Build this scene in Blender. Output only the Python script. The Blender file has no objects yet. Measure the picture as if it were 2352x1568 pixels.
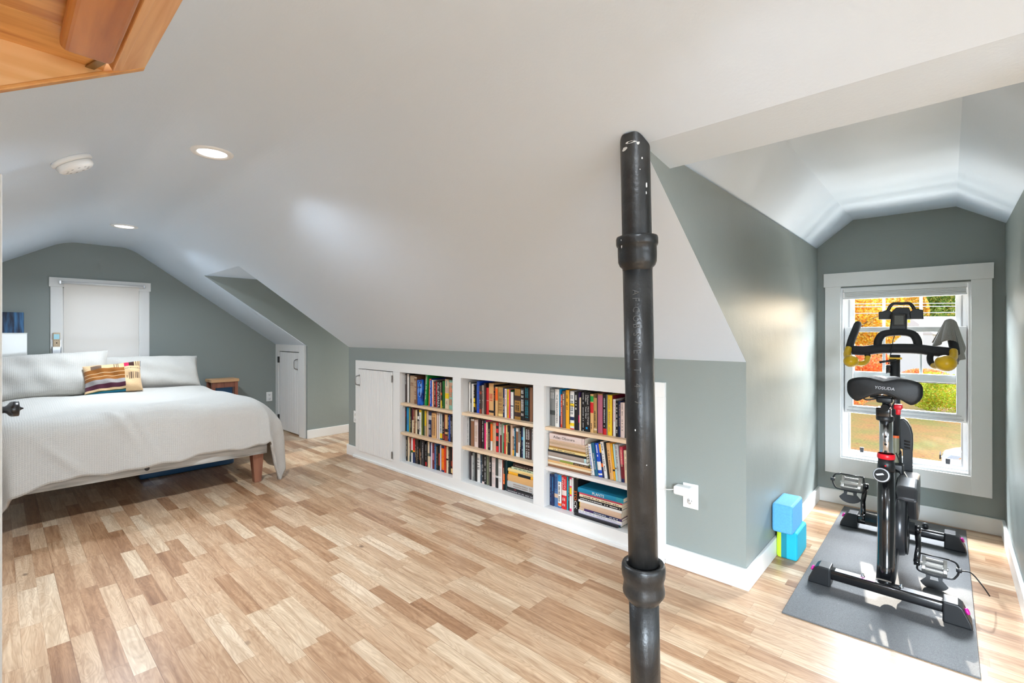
import bpy, math, random
from mathutils import Vector, Matrix
random.seed(7)
SC = bpy.context.scene
COL = SC.collection
PI = math.pi
# ---------------------------------------------------------------- camera maths (photo treated as 2352x1568)
FPX, CX, HY, CH = 1090.0, 1176.0, 766.0, 1.2
YAW = math.atan((2179 - 1176) / FPX)
FW = (-math.sin(YAW), math.cos(YAW)); RT = (math.cos(YAW), math.sin(YAW))
def at(u, v, ax, val):
    """measurement helper: the point of the world plane axis=val seen at pixel (u, v)"""
    d = (FW[0]*FPX + RT[0]*(u-CX), FW[1]*FPX + RT[1]*(u-CX), HY - v)
    o = (0, 0, CH); t = (val - o[ax]) / d[ax]
    return Vector((o[0]+t*d[0], o[1]+t*d[1], o[2]+t*d[2]))
def atp(u, v, n, c):
    d = Vector((FW[0]*FPX + RT[0]*(u-CX), FW[1]*FPX + RT[1]*(u-CX), HY - v)); o = Vector((0, 0, CH)); n = Vector(n)
    return o + d*((c - n.dot(o))/n.dot(d))
# ---------------------------------------------------------------- materials
def lin(c):
    return tuple((x/12.92 if x <= .04045 else ((x+.055)/1.055)**2.4) for x in (v/255 for v in c))
MATS = {}
def nt(name):
    m = bpy.data.materials.new(name); m.use_nodes = True
    t = m.node_tree
    return m, t, t.nodes['Principled BSDF'], t.nodes['Material Output']
def N(t, typ, **kw):
    n = t.nodes.new(typ)
    for k, v in kw.items(): setattr(n, k, v)
    return n
def mat(name, rgb, rough=.5, metal=0.0, bump=0.0, scale=60.0, var=0.0, spec=.5, coat=0.0, lin_in=False):
    if name in MATS: return MATS[name]
    m, t, b, out = nt(name)
    c = rgb if lin_in else lin(rgb)
    b.inputs['Base Color'].default_value = (*c, 1)
    b.inputs['Roughness'].default_value = rough
    b.inputs['Metallic'].default_value = metal
    b.inputs['Specular IOR Level'].default_value = spec
    if coat: b.inputs['Coat Weight'].default_value = coat; b.inputs['Coat Roughness'].default_value = .08
    tc = N(t, 'ShaderNodeTexCoord')
    no = N(t, 'ShaderNodeTexNoise'); no.inputs['Scale'].default_value = scale; no.inputs['Detail'].default_value = 5
    t.links.new(tc.outputs['Object'], no.inputs['Vector'])
    if bump:
        bp = N(t, 'ShaderNodeBump'); bp.inputs['Strength'].default_value = min(1, bump); bp.inputs['Distance'].default_value = .004
        t.links.new(no.outputs['Fac'], bp.inputs['Height']); t.links.new(bp.outputs['Normal'], b.inputs['Normal'])
    if var:
        mx = N(t, 'ShaderNodeMix', data_type='RGBA'); mx.blend_type = 'MULTIPLY'
        rp = N(t, 'ShaderNodeValToRGB'); rp.color_ramp.elements[0].position = .3; rp.color_ramp.elements[1].position = .7
        lo = 1 - var; rp.color_ramp.elements[0].color = (lo, lo, lo, 1); rp.color_ramp.elements[1].color = (1, 1, 1, 1)
        t.links.new(no.outputs['Fac'], rp.inputs['Fac'])
        mx.inputs['Factor'].default_value = 1; mx.inputs['A'].default_value = (*c, 1)
        t.links.new(rp.outputs['Color'], mx.inputs['B']); t.links.new(mx.outputs['Result'], b.inputs['Base Color'])
    MATS[name] = m
    return m
def emis(name, rgb, s):
    if name in MATS: return MATS[name]
    m, t, b, out = nt(name)
    b.inputs['Base Color'].default_value = (*rgb, 1)
    b.inputs['Emission Color'].default_value = (*rgb, 1); b.inputs['Emission Strength'].default_value = s
    MATS[name] = m; return m
def wood(name, c0, c1, axis=0, scale=6.0, rough=.45, stretch=14, knots=0.0):
    """long-grained wood, grain running along object axis"""
    if name in MATS: return MATS[name]
    m, t, b, out = nt(name)
    tc = N(t, 'ShaderNodeTexCoord'); mp = N(t, 'ShaderNodeMapping')
    s = [scale*3]*3; s[axis] = scale*3/stretch; mp.inputs['Scale'].default_value = s
    no = N(t, 'ShaderNodeTexNoise'); no.inputs['Scale'].default_value = 1.6; no.inputs['Detail'].default_value = 6; no.inputs['Distortion'].default_value = .6
    rp = N(t, 'ShaderNodeValToRGB'); rp.color_ramp.elements[0].position = .32; rp.color_ramp.elements[1].position = .68
    rp.color_ramp.elements[0].color = (*lin(c0), 1); rp.color_ramp.elements[1].color = (*lin(c1), 1)
    t.links.new(tc.outputs['Object'], mp.inputs['Vector']); t.links.new(mp.outputs['Vector'], no.inputs['Vector'])
    t.links.new(no.outputs['Fac'], rp.inputs['Fac'])
    col = rp.outputs['Color']
    if knots:
        vo = N(t, 'ShaderNodeTexVoronoi'); vo.inputs['Scale'].default_value = knots
        r2 = N(t, 'ShaderNodeValToRGB'); r2.color_ramp.elements[0].position = .05; r2.color_ramp.elements[1].position = .13
        r2.color_ramp.elements[0].color = (.16, .07, .03, 1); r2.color_ramp.elements[1].color = (1, 1, 1, 1)
        mx = N(t, 'ShaderNodeMix', data_type='RGBA'); mx.blend_type = 'MULTIPLY'; mx.inputs['Factor'].default_value = .8
        t.links.new(tc.outputs['Object'], vo.inputs['Vector']); t.links.new(vo.outputs['Distance'], r2.inputs['Fac'])
        t.links.new(col, mx.inputs['A']); t.links.new(r2.outputs['Color'], mx.inputs['B']); col = mx.outputs['Result']
    t.links.new(col, b.inputs['Base Color'])
    b.inputs['Roughness'].default_value = rough
    MATS[name] = m; return m
# ---------------------------------------------------------------- mesh builder
class MB:
    def __init__(s): s.v = []; s.f = []; s.m = []; s.sm = []; s.uv = None
    def add(s, vs, fs, m=0, sm=False):
        b = len(s.v); s.v += [tuple(p) for p in vs]
        for f in fs: s.f.append(tuple(b+i for i in f)); s.m.append(m); s.sm.append(sm)
        return s
    def box(s, x0, x1, y0, y1, z0, z1, m=0):
        vs = [(x, y, z) for z in (z0, z1) for y in (y0, y1) for x in (x0, x1)]
        return s.add(vs, [(0,2,3,1), (4,5,7,6), (0,1,5,4), (2,6,7,3), (0,4,6,2), (1,3,7,5)], m)
    def obox(s, o, a, b, c, m=0):
        """box spanned from corner o by three edge vectors"""
        o, a, b, c = Vector(o), Vector(a), Vector(b), Vector(c)
        vs = [o, o+a, o+b, o+a+b, o+c, o+a+c, o+b+c, o+a+b+c]
        fs = [(0,2,3,1), (4,5,7,6), (0,1,5,4), (2,6,7,3), (0,4,6,2), (1,3,7,5)]
        if a.cross(b).dot(c) < 0: fs = [f[::-1] for f in fs]
        return s.add(vs, fs, m)
    def bbox(s, c, hx, hy, hz, r=.01, m=0, n=3):
        """box with rounded edges (superellipse-like), centre c, half sizes"""
        vs = []; fs = []
        prof = []
        for k in range(n+1):
            a = PI/2*k/n; prof.append((math.sin(a), 1-math.cos(a)))
        ring = []
        def rect(hx, hy, rr):
            pts = []
            for cx, cy, a0 in ((hx-rr, hy-rr, 0), (-hx+rr, hy-rr, PI/2), (-hx+rr, -hy+rr, PI), (hx-rr, -hy+rr, 1.5*PI)):
                for k in range(n+1):
                    a = a0+PI/2*k/n; pts.append((cx+rr*math.cos(a), cy+rr*math.sin(a)))
            return pts
        levels = []
        for k in range(n+1):
            a = PI/2*k/n; levels.append((-hz+r*(1-math.sin(a)), r*(1-math.cos(a))))
        levels = levels[::-1]
        lv = [(z, i) for z, i in levels]           # from bottom (inset r) up
        lv = [(-hz+r*(1-math.cos(PI/2*k/n)), r*(1-math.sin(PI/2*k/n))) for k in range(n+1)]
        lv += [(-z, i) for z, i in lv[::-1]]
        L = None
        for z, ins in lv:
            pts = rect(hx-ins, hy-ins, max(1e-4, r-ins*.999)); L = len(pts)
            vs += [(c[0]+x, c[1]+y, c[2]+z) for x, y in pts]
        for k in range(len(lv)-1):
            for i in range(L):
                j = (i+1) % L; fs.append((k*L+i, k*L+j, (k+1)*L+j, (k+1)*L+i))
        fs.append(tuple(range(L))[::-1]); fs.append(tuple(range((len(lv)-1)*L, len(lv)*L)))
        return s.add(vs, fs, m, True)
    def poly(s, pts, m=0): return s.add(pts, [tuple(range(len(pts)))], m)
    def prism(s, pts, d, m=0):
        """polygon pts extruded by vector d"""
        d = Vector(d); n = len(pts); P = [Vector(p) for p in pts]
        vs = P + [p+d for p in P]
        nrm = Vector((0, 0, 0))
        for i in range(n): nrm += P[i].cross(P[(i+1) % n])
        fs = [tuple(range(n)), tuple(range(2*n-1, n-1, -1))] + [(i, i+n, (i+1) % n+n, (i+1) % n) for i in range(n)]
        if nrm.dot(d) > 0: fs = [f[::-1] for f in fs]
        return s.add(vs, fs, m)
    def tube(s, path, r, n=12, m=0, caps=True, sx=1.0, up=None, closed=False):
        P = [Vector(p) for p in path]; k = len(P)
        R = r if isinstance(r, (list, tuple)) else [r]*k
        T = []
        for i in range(k):
            a = P[i-1] if (i > 0 or closed) else P[i]; b = P[(i+1) % k] if (i < k-1 or closed) else P[i]
            d = (b-a); T.append(d.normalized() if d.length > 1e-9 else Vector((0, 0, 1)))
        u = Vector(up) if up else (Vector((0, 0, 1)) if abs(T[0].z) < .9 else Vector((1, 0, 0)))
        u = (u - T[0]*u.dot(T[0])).normalized()
        vs = []; fs = []
        for i in range(k):
            u = (u - T[i]*u.dot(T[i])).normalized(); w = T[i].cross(u)
            for j in range(n):
                a = 2*PI*j/n; vs.append(P[i] + u*(R[i]*math.cos(a)*sx) + w*(R[i]*math.sin(a)))
        for i in range(k-1 if not closed else k):
            q = (i+1) % k
            for j in range(n):
                l = (j+1) % n; fs.append((i*n+j, i*n+l, q*n+l, q*n+j))
        s.add(vs, fs, m, True)
        if caps and not closed:
            b = len(s.v)-k*n
            s.f.append(tuple(b+j for j in range(n))[::-1]); s.m.append(m); s.sm.append(False)
            s.f.append(tuple(b+(k-1)*n+j for j in range(n))); s.m.append(m); s.sm.append(False)
        return s
    def lathe(s, prof, o=(0, 0, 0), ax=(0, 0, 1), n=24, m=0, caps=True):
        o = Vector(o); ax = Vector(ax).normalized()
        return s.tube([o+ax*z for r, z in prof], [max(r, 1e-4) for r, z in prof], n, m, caps) if False else s._lathe(prof, o, ax, n, m, caps)
    def _lathe(s, prof, o, ax, n, m, caps):
        u = Vector((1, 0, 0)) if abs(ax.x) < .9 else Vector((0, 1, 0))
        u = (u-ax*u.dot(ax)).normalized(); w = ax.cross(u); vs = []; fs = []; k = len(prof)
        for r, z in prof:
            for j in range(n):
                a = 2*PI*j/n; vs.append(o+ax*z+u*(max(r, 1e-5)*math.cos(a))+w*(max(r, 1e-5)*math.sin(a)))
        for i in range(k-1):
            for j in range(n):
                l = (j+1) % n; fs.append((i*n+j, i*n+l, (i+1)*n+l, (i+1)*n+j))
        s.add(vs, fs, m, True)
        if caps:
            b = len(s.v)-k*n
            s.f.append(tuple(b+j for j in range(n))[::-1]); s.m.append(m); s.sm.append(False)
            s.f.append(tuple(b+(k-1)*n+j for j in range(n))); s.m.append(m); s.sm.append(False)
        return s
    def grid(s, fn, nu, nv, m=0, sm=True, mf=None, close=False):
        b = len(s.v)
        for i in range(nu+1):
            for j in range(nv+1): s.v.append(tuple(fn(i/nu, j/nv)))
        for i in range(nu):
            for j in range(nv):
                a = b+i*(nv+1)+j
                s.f.append((a, a+nv+1, a+nv+2, a+1)); s.m.append(mf((i+.5)/nu, (j+.5)/nv) if mf else m); s.sm.append(sm)
        return s
    def center_base(s):
        xs = [v[0] for v in s.v]; ys = [v[1] for v in s.v]; zs = [v[2] for v in s.v]
        return Vector(((min(xs)+max(xs))/2, (min(ys)+max(ys))/2, min(zs)))
    def build(s, name, mats, parent=None, bevel=0.0, seg=2, subsurf=0, solid=0.0):
        if not isinstance(mats, (list, tuple)): mats = [mats]
        loc = WLOC[parent.name] if parent is not None else s.center_base()
        me = bpy.data.meshes.new(name)
        me.from_pydata([(v[0]-loc[0], v[1]-loc[1], v[2]-loc[2]) for v in s.v], [], s.f)
        for mm in mats: me.materials.append(mm)
        me.polygons.foreach_set('material_index', s.m); me.polygons.foreach_set('use_smooth', s.sm)
        if s.uv:
            ul = me.uv_layers.new(name='UVMap')
            for lp in me.loops: ul.data[lp.index].uv = s.uv[lp.vertex_index]
        me.update()
        o = bpy.data.objects.new(name, me); COL.objects.link(o)
        if parent is not None: o.parent = parent
        else: o.location = loc
        WLOC[o.name] = Vector(loc)
        if bevel:
            md = o.modifiers.new('bevel', 'BEVEL'); md.width = bevel; md.segments = seg; md.limit_method = 'ANGLE'; md.angle_limit = .6
        if solid:
            md = o.modifiers.new('solidify', 'SOLIDIFY'); md.thickness = solid; md.offset = -1
        if subsurf:
            md = o.modifiers.new('subsurf', 'SUBSURF'); md.levels = subsurf; md.render_levels = subsurf
        return o
WLOC = {}
def tag(o, label, cat, group=None, kind=None):
    o['label'] = label; o['category'] = cat
    if group: o['group'] = group
    if kind: o['kind'] = kind
    return o
def thing(name, label, cat, loc, group=None):
    o = bpy.data.objects.new(name, None); COL.objects.link(o); o.location = loc; o.empty_display_size = .1
    WLOC[o.name] = Vector(loc)
    return tag(o, label, cat, group)
def struct(o): o['kind'] = 'structure'; return o
def smooth_path(pts, n=6):
    """Catmull-Rom through pts"""
    P = [Vector(p) for p in pts]; P = [P[0]*2-P[1]] + P + [P[-1]*2-P[-2]]; out = []
    for i in range(1, len(P)-2):
        for k in range(n):
            t = k/n; a, b, c, d = P[i-1], P[i], P[i+1], P[i+2]
            out.append(.5*((2*b)+(c-a)*t+(2*a-5*b+4*c-d)*t*t+(3*b-a-3*c+d)*t**3))
    out.append(P[-2]); return out
TXT = {}
def text_geo(s):
    if s in TXT: return TXT[s]
    cu = bpy.data.curves.new('lettering', 'FONT'); cu.body = s; cu.resolution_u = 2
    o = bpy.data.objects.new('lettering', cu); COL.objects.link(o)
    bpy.context.view_layer.update()
    me = bpy.data.meshes.new_from_object(o.evaluated_get(bpy.context.evaluated_depsgraph_get()))
    vs = [tuple(v.co) for v in me.vertices]; fs = [tuple(p.vertices) for p in me.polygons]
    bpy.data.objects.remove(o); bpy.data.curves.remove(cu); bpy.data.meshes.remove(me)
    xs = [v[0] for v in vs]; ys = [v[1] for v in vs]
    x0, x1, y0, y1 = min(xs), max(xs), min(ys), max(ys)
    vs = [((x-x0)/(x1-x0), (y-y0)/(y1-y0)) for x, y, z in vs]
    TXT[s] = (vs, fs, (x1-x0)/(y1-y0)); return TXT[s]
def put_text(mb, s, o, right, up, m=0):
    """letters fill the rectangle o + right x up"""
    vs, fs, asp = text_geo(s); o, right, up = Vector(o), Vector(right), Vector(up)
    mb.add([o+right*x+up*y for x, y in vs], fs, m)
SKY_S, SUN_S, EAST_S, ALC_S, EXPO, LAMP_S, DORM_S, SOUTH_S, GRND_S = 1.3, 2.6, 60, 22, 0.54, 18, 1150, 215, 450
# ================================================================= materials of the room
def wall_paint(name, rgb, rough=.42):
    if name in MATS: return MATS[name]
    m, t, b, out = nt(name)
    tc = N(t, 'ShaderNodeTexCoord')
    n1 = N(t, 'ShaderNodeTexNoise'); n1.inputs['Scale'].default_value = 3.5; n1.inputs['Detail'].default_value = 4
    n2 = N(t, 'ShaderNodeTexNoise'); n2.inputs['Scale'].default_value = 140; n2.inputs['Detail'].default_value = 3
    t.links.new(tc.outputs['Object'], n1.inputs['Vector']); t.links.new(tc.outputs['Object'], n2.inputs['Vector'])
    ad = N(t, 'ShaderNodeMath', operation='MULTIPLY_ADD'); ad.inputs[1].default_value = 9.0
    t.links.new(n1.outputs['Fac'], ad.inputs[0]); t.links.new(n2.outputs['Fac'], ad.inputs[2])
    bp = N(t, 'ShaderNodeBump'); bp.inputs['Strength'].default_value = .22; bp.inputs['Distance'].default_value = .0022
    t.links.new(ad.outputs[0], bp.inputs['Height']); t.links.new(bp.outputs['Normal'], b.inputs['Normal'])
    b.inputs['Base Color'].default_value = (*lin(rgb), 1); b.inputs['Roughness'].default_value = rough; b.inputs['Specular IOR Level'].default_value = .4
    MATS[name] = m; return m
GREEN = wall_paint('sage green wall paint', (139, 146, 142), .42)
WHITE = wall_paint('white ceiling paint', (215, 228, 242), .40)
TRIM = mat('white trim paint', (232, 231, 228), .35, bump=.06, scale=30)
VINYL = mat('white vinyl', (238, 239, 240), .3, bump=.03, scale=40)
def floor_mat():
    m, t, b, out = nt('three strip oak laminate')
    L = t.links.new
    tc = N(t, 'ShaderNodeTexCoord'); sp = N(t, 'ShaderNodeSeparateXYZ'); L(tc.outputs['Object'], sp.inputs[0])
    def M(op, a, bb=None, c=None):
        n = N(t, 'ShaderNodeMath', operation=op)
        for i, x in enumerate((a, bb, c)):
            if x is None: continue
            if isinstance(x, (int, float)): n.inputs[i].default_value = x
            else: L(x, n.inputs[i])
        return n.outputs[0]
    W = .0655
    row = M('FLOOR', M('DIVIDE', sp.outputs['Y'], W))
    wn = N(t, 'ShaderNodeTexWhiteNoise', noise_dimensions='1D'); L(row, wn.inputs['W'])
    off = M('MULTIPLY', wn.outputs['Value'], 57.0)
    w = M('ADD', M('DIVIDE', sp.outputs['X'], .40), off)
    vo = N(t, 'ShaderNodeTexVoronoi', voronoi_dimensions='1D'); vo.inputs['Randomness'].default_value = .55; vo.inputs['Scale'].default_value = 1
    L(w, vo.inputs['W'])
    sc = N(t, 'ShaderNodeSeparateColor'); L(vo.outputs['Color'], sc.inputs[0])
    r1, r2, r3 = sc.outputs[0], sc.outputs[1], sc.outputs[2]
    # grain coordinates: shifted per strip
    cb = N(t, 'ShaderNodeCombineXYZ'); L(M('ADD', M('MULTIPLY', sp.outputs['X'], 2.2), M('MULTIPLY', r2, 37)), cb.inputs[0])
    L(M('ADD', M('MULTIPLY', sp.outputs['Y'], 30), M('MULTIPLY', r3, 71)), cb.inputs[1]); L(M('MULTIPLY', row, 3.1), cb.inputs[2])
    g = N(t, 'ShaderNodeTexNoise'); g.inputs['Scale'].default_value = 1.3; g.inputs['Detail'].default_value = 7; g.inputs['Roughness'].default_value = .62; g.inputs['Distortion'].default_value = 1.0
    L(cb.outputs[0], g.inputs['Vector'])
    # cathedral grain: contour lines of a smooth noise
    cb2 = N(t, 'ShaderNodeCombineXYZ'); L(M('ADD', M('MULTIPLY', sp.outputs['X'], 2.6), M('MULTIPLY', r3, 91)), cb2.inputs[0])
    L(M('ADD', M('MULTIPLY', sp.outputs['Y'], 15), M('MULTIPLY', r1, 53)), cb2.inputs[1]); L(row, cb2.inputs[2])
    g2 = N(t, 'ShaderNodeTexNoise'); g2.inputs['Scale'].default_value = .9; g2.inputs['Detail'].default_value = 2.5; g2.inputs['Distortion'].default_value = .4
    L(cb2.outputs[0], g2.inputs['Vector'])
    ring = M('POWER', M('ABSOLUTE', M('SINE', M('MULTIPLY', g2.outputs['Fac'], 62))), 3.0)
    # base tone per strip
    rp = N(t, 'ShaderNodeValToRGB'); cr = rp.color_ramp; cr.interpolation = 'LINEAR'
    cols = [(0, (138, 98, 70)), (.16, (178, 138, 104)), (.34, (200, 164, 130)), (.55, (212, 182, 150)), (.75, (223, 199, 169)), (1, (235, 215, 190))]
    cr.elements[0].position = 0; cr.elements[0].color = (*lin(cols[0][1]), 1); cr.elements[1].position = 1; cr.elements[1].color = (*lin(cols[-1][1]), 1)
    for p, c in cols[1:-1]:
        e = cr.elements.new(p); e.color = (*lin(c), 1)
    tone = M('ADD', M('MULTIPLY', r1, .74), M('MULTIPLY', g.outputs['Fac'], .26))
    L(tone, rp.inputs['Fac'])
    # grain darkening
    rg = N(t, 'ShaderNodeValToRGB'); rg.color_ramp.elements[0].position = .30; rg.color_ramp.elements[1].position = .62
    rg.color_ramp.elements[0].color = (.62, .53, .46, 1); rg.color_ramp.elements[1].color = (1, 1, 1, 1); L(g.outputs['Fac'], rg.inputs['Fac'])
    mx = N(t, 'ShaderNodeMix', data_type='RGBA'); mx.blend_type = 'MULTIPLY'; mx.inputs['Factor'].default_value = .85
    L(rp.outputs['Color'], mx.inputs['A']); L(rg.outputs['Color'], mx.inputs['B'])
    m2 = N(t, 'ShaderNodeMix', data_type='RGBA'); m2.blend_type = 'MULTIPLY'; L(M('MULTIPLY', ring, .30), m2.inputs['Factor'])
    L(mx.outputs['Result'], m2.inputs['A']); m2.inputs['B'].default_value = (.58, .46, .37, 1)
    # knots
    cb3 = N(t, 'ShaderNodeCombineXYZ'); L(M('MULTIPLY', sp.outputs['X'], 1.5), cb3.inputs[0]); L(M('MULTIPLY', sp.outputs['Y'], 2.6), cb3.inputs[1])
    vk = N(t, 'ShaderNodeTexVoronoi'); vk.inputs['Scale'].default_value = 1.3; L(cb3.outputs[0], vk.inputs['Vector'])
    rk = N(t, 'ShaderNodeValToRGB'); rk.color_ramp.elements[0].position = .018; rk.color_ramp.elements[1].position = .055
    rk.color_ramp.elements[0].color = (.12, .06, .035, 1); rk.color_ramp.elements[1].color = (1, 1, 1, 1); L(vk.outputs['Distance'], rk.inputs['Fac'])
    m3 = N(t, 'ShaderNodeMix', data_type='RGBA'); m3.blend_type = 'MULTIPLY'; m3.inputs['Factor'].default_value = .85
    L(m2.outputs['Result'], m3.inputs['A']); L(rk.outputs['Color'], m3.inputs['B'])
    # joints
    fy = M('FRACT', M('DIVIDE', sp.outputs['Y'], W)); ej = M('LESS_THAN', M('MINIMUM', fy, M('SUBTRACT', 1.0, fy)), .012)
    vd = N(t, 'ShaderNodeTexVoronoi', voronoi_dimensions='1D', feature='DISTANCE_TO_EDGE'); vd.inputs['Randomness'].default_value = .55; vd.inputs['Scale'].default_value = 1
    L(w, vd.inputs['W']); ex = M('LESS_THAN', vd.outputs['Distance'], .0022)
    fp = M('FRACT', M('DIVIDE', sp.outputs['Y'], W*3)); ep = M('LESS_THAN', fp, .007)
    jt = M('MAXIMUM', M('MULTIPLY', M('MAXIMUM', ej, ex), .30), M('MULTIPLY', ep, .75))
    m4 = N(t, 'ShaderNodeMix', data_type='RGBA'); m4.blend_type = 'MULTIPLY'; L(jt, m4.inputs['Factor'])
    L(m3.outputs['Result'], m4.inputs['A']); m4.inputs['B'].default_value = (.30, .18, .11, 1)
    L(m4.outputs['Result'], b.inputs['Base Color'])
    b.inputs['Roughness'].default_value = .30
    bp = N(t, 'ShaderNodeBump'); bp.inputs['Strength'].default_value = .12; bp.inputs['Distance'].default_value = .001
    L(g.outputs['Fac'], bp.inputs['Height']); L(bp.outputs['Normal'], b.inputs['Normal'])
    return m
FLOOR = floor_mat()
# ================================================================= room dimensions
XW, XE = -6.25, 3.2            # gable walls
YN, YS = 2.385, -1.25          # knee walls
DX0, DX1, DY = -.70, .246, 4.04    # dormer with the bike
AX0, AX1, AY = -5.39, -4.41, 4.04  # alcove beside the small door
ZC, KZ = 2.085, 1.07           # flat ceiling, knee wall height
SN, SS = .704, .60             # roof slopes
YC0, YC1 = .445, KZ and (2.38-(ZC-KZ)/SN)
def zslope(y):
    k = .012
    a = KZ+SN*(2.38-y); b_ = ZC-SS*max(0, 0) if False else ZC-SS*(YC0-y); v = ZC
    def smin(p, q): h = max(0, .06-abs(p-q))/.06; return min(p, q)-h*h*.06*.25
    return smin(smin(v, a), b_)
fl = MB(); fl.box(XW-.1, XE+.1, YS-.1, YN+.05, -.12, 0); fl.box(DX0-.05, DX1+.05, YN+.05, DY+.06, -.12, 0); fl.box(AX0-.05, AX1+.05, YN+.05, AY+.06, -.12, 0)
o = fl.build('floor', FLOOR); struct(o)
# ceiling over the whole attic, left open where the alcove and the dormer rise through the slope
ce = MB()
ys_lo = [YS-.05+(.3-YS+.05)*i/10 for i in range(10)]+[.3]
ys_mid = [.3+(1.12-.3)*i/56 for i in range(1, 57)]
def strip(x0, x1, ys):
    for a, b_ in zip(ys[:-1], ys[1:]):
        ce.add([(x0, a, zslope(a)), (x1, a, zslope(a)), (x1, b_, zslope(b_)), (x0, b_, zslope(b_))], [(0, 1, 2, 3)], 0, True)
base = ys_lo+ys_mid
PX0, PX1, PY0, PY1 = -1.785, -.75, -.75, .298           # opening of the pine recess
base0 = min(y for y in base if y >= .05)
strip(XW-.05, PX0, [y for y in base if y <= .30]); SX0, SX1 = .45, 1.95                                      # unseen second dormer, added on the south side to light the room
strip(PX1, SX0, [y for y in base if y <= .30]); strip(SX1, XE+.05, [y for y in base if y <= .30]); strip(SX0, SX1, [y for y in base if .05 <= y <= .30]); strip(PX0, PX1, [YS-.05, PY0]); strip(PX0, PX1, [PY1, .30]) 
base = [.30]+[y for y in base if y > .301]; full = base+[1.36, 1.385, 1.6, 1.9, 2.2, 2.39]
for x0, x1, ys in ((XW-.05, AX0, full), (AX0, AX1, base+[1.385]), (AX1, DX0, full), (DX0, DX1, base+[1.36]), (DX1, XE+.05, full)):
    strip(x0, x1, ys)
o = ce.build('ceiling', WHITE); struct(o)
# header soffit, dormer ceiling and alcove ceiling
so = MB()
zt = KZ+SN*(2.38-1.36)
so.poly([(DX0-.01, 1.36, zt), (DX1+.01, 1.36, zt), (DX1+.01, 1.556, 1.763), (DX0-.01, 1.556, 1.763)])
prof = [(DX0-.02, 1.808), (-.49, 1.99), (.034, 1.99), (DX1+.02, 1.842)]
so.poly([(DX0-.01, 1.556, 1.763), (DX1+.01, 1.556, 1.763), (DX1+.02, 1.556, 1.842), (.034, 1.556, 1.99), (-.49, 1.556, 1.99), (DX0-.02, 1.556, 1.808)])
for (xa, za), (xb, zb) in zip(prof[:-1], prof[1:]):
    so.add([(xa, 1.556, za), (xb, 1.556, zb), (xb, DY+.02, zb), (xa, DY+.02, za)], [(0, 1, 2, 3)])
o = so.build('ceiling_dormer', WHITE); struct(o)
zs0 = ZC-SS*(YC0-base0)
so = MB(); so.poly([(SX0-.01, YS-.1, zs0), (SX1+.01, YS-.1, zs0), (SX1+.01, base0, zs0), (SX0-.01, base0, zs0)]); struct(so.build('ceiling_added_dormer', WHITE))  # ceiling of the unseen added dormer
ac = MB(); ap = [(AX0-.02, 1.772), (AX0+.25, 1.86), (AX1-.25, 1.86), (AX1+.02, 1.772)]
for (xa, za), (xb, zb) in zip(ap[:-1], ap[1:]): ac.add([(xa, 1.385, za), (xb, 1.385, zb), (xb, AY+.02, zb), (xa, AY+.02, za)], [(0, 1, 2, 3)])
ac.poly([(AX0, 1.385, 1.772), (AX1, 1.385, 1.772), (AX1, 1.385, 1.772), (AX1-.25, 1.385, 1.86), (AX0+.25, 1.385, 1.86)])
o = ac.build('ceiling_alcove', WHITE); struct(o)
# walls: solid slabs, t = thickness
def slab(name, pts, d, m=GREEN):
    mb = MB(); mb.prism(pts, d); o = mb.build(name, m); struct(o); return o
T = .10
def rect_hole(name, outer, hole, plane, d, m=GREEN):
    """wall polygon with a rectangular hole; plane 'x' or 'y' fixed at value; outer = top profile list (a, z) left to right"""
    ax, val = plane; mb = MB(); a0, a1, z0, z1 = hole
    def P(a, z): return (val, a, z) if ax == 'x' else (a, val, z)
    dv = (d, 0, 0) if ax == 'x' else (0, d, 0)
    def ztop(a):
        for (p, zp), (q, zq) in zip(outer[:-1], outer[1:]):
            if p <= a <= q: return zp+(zq-zp)*(a-p)/(q-p)
        return outer[-1][1]
    A0, A1 = outer[0][0], outer[-1][0]
    def col(p, q, zb):
        top = [(p, ztop(p))]+[(a, z) for a, z in outer if p < a < q]+[(q, ztop(q))]
        mb.prism([P(p, zb), P(q, zb)]+[P(a, z) for a, z in top[::-1]], dv)
    col(A0, a0, 0); col(a1, A1, 0); col(a0, a1, z1)
    if z0 > 0: mb.prism([P(a0, 0), P(a1, 0), P(a1, z0), P(a0, z0)], dv)
    o = mb.build(name, m); struct(o); return o
gable = [(YS-.02, KZ-.03), (YC0, ZC+.01), (YC1, ZC+.01), (2.45, KZ-.03)]
rect_hole('wall_west', gable, (.43, 1.015, .66, 1.64), ('x', XW), -T)
rect_hole('wall_east', gable, (-.55, 1.75, .45, 1.75), ('x', XE), T)
slab('wall_south', [(XW, YS, 0), (SX0, YS, 0), (SX0, YS, KZ), (XW, YS, KZ)], (0, -T, 0))
slab('wall_southeast', [(SX1, YS, 0), (XE, YS, 0), (XE, YS, KZ), (SX1, YS, KZ)], (0, -T, 0))
rect_hole('wall_added_dormer', [(SX0+.001, zs0), (SX1-.001, zs0)], (SX0+.2, SX1-.2, .42, 1.62), ('y', YS), -T)  # walls of the unseen dormer, added for the light of its window
for nm_, xx_, dd_ in (('wall_added_dormer_left', SX0, -.06), ('wall_added_dormer_right', SX1, .06)):
    slab(nm_, [(xx_, YS, KZ-.02), (xx_, base0, zs0), (xx_, YS, zs0)], (dd_, 0, 0))
mbn = MB()
BO = (-4.20, -1.135, .02, .905)     # hole behind the built-in
mbn.box(AX1+.06, BO[0], YN, YN+T, 0, KZ); mbn.box(BO[1], DX0-.06, YN, YN+T, 0, KZ); mbn.box(BO[0], BO[1], YN, YN+T, BO[3], KZ)
struct(mbn.build('wall_north', GREEN))
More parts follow.
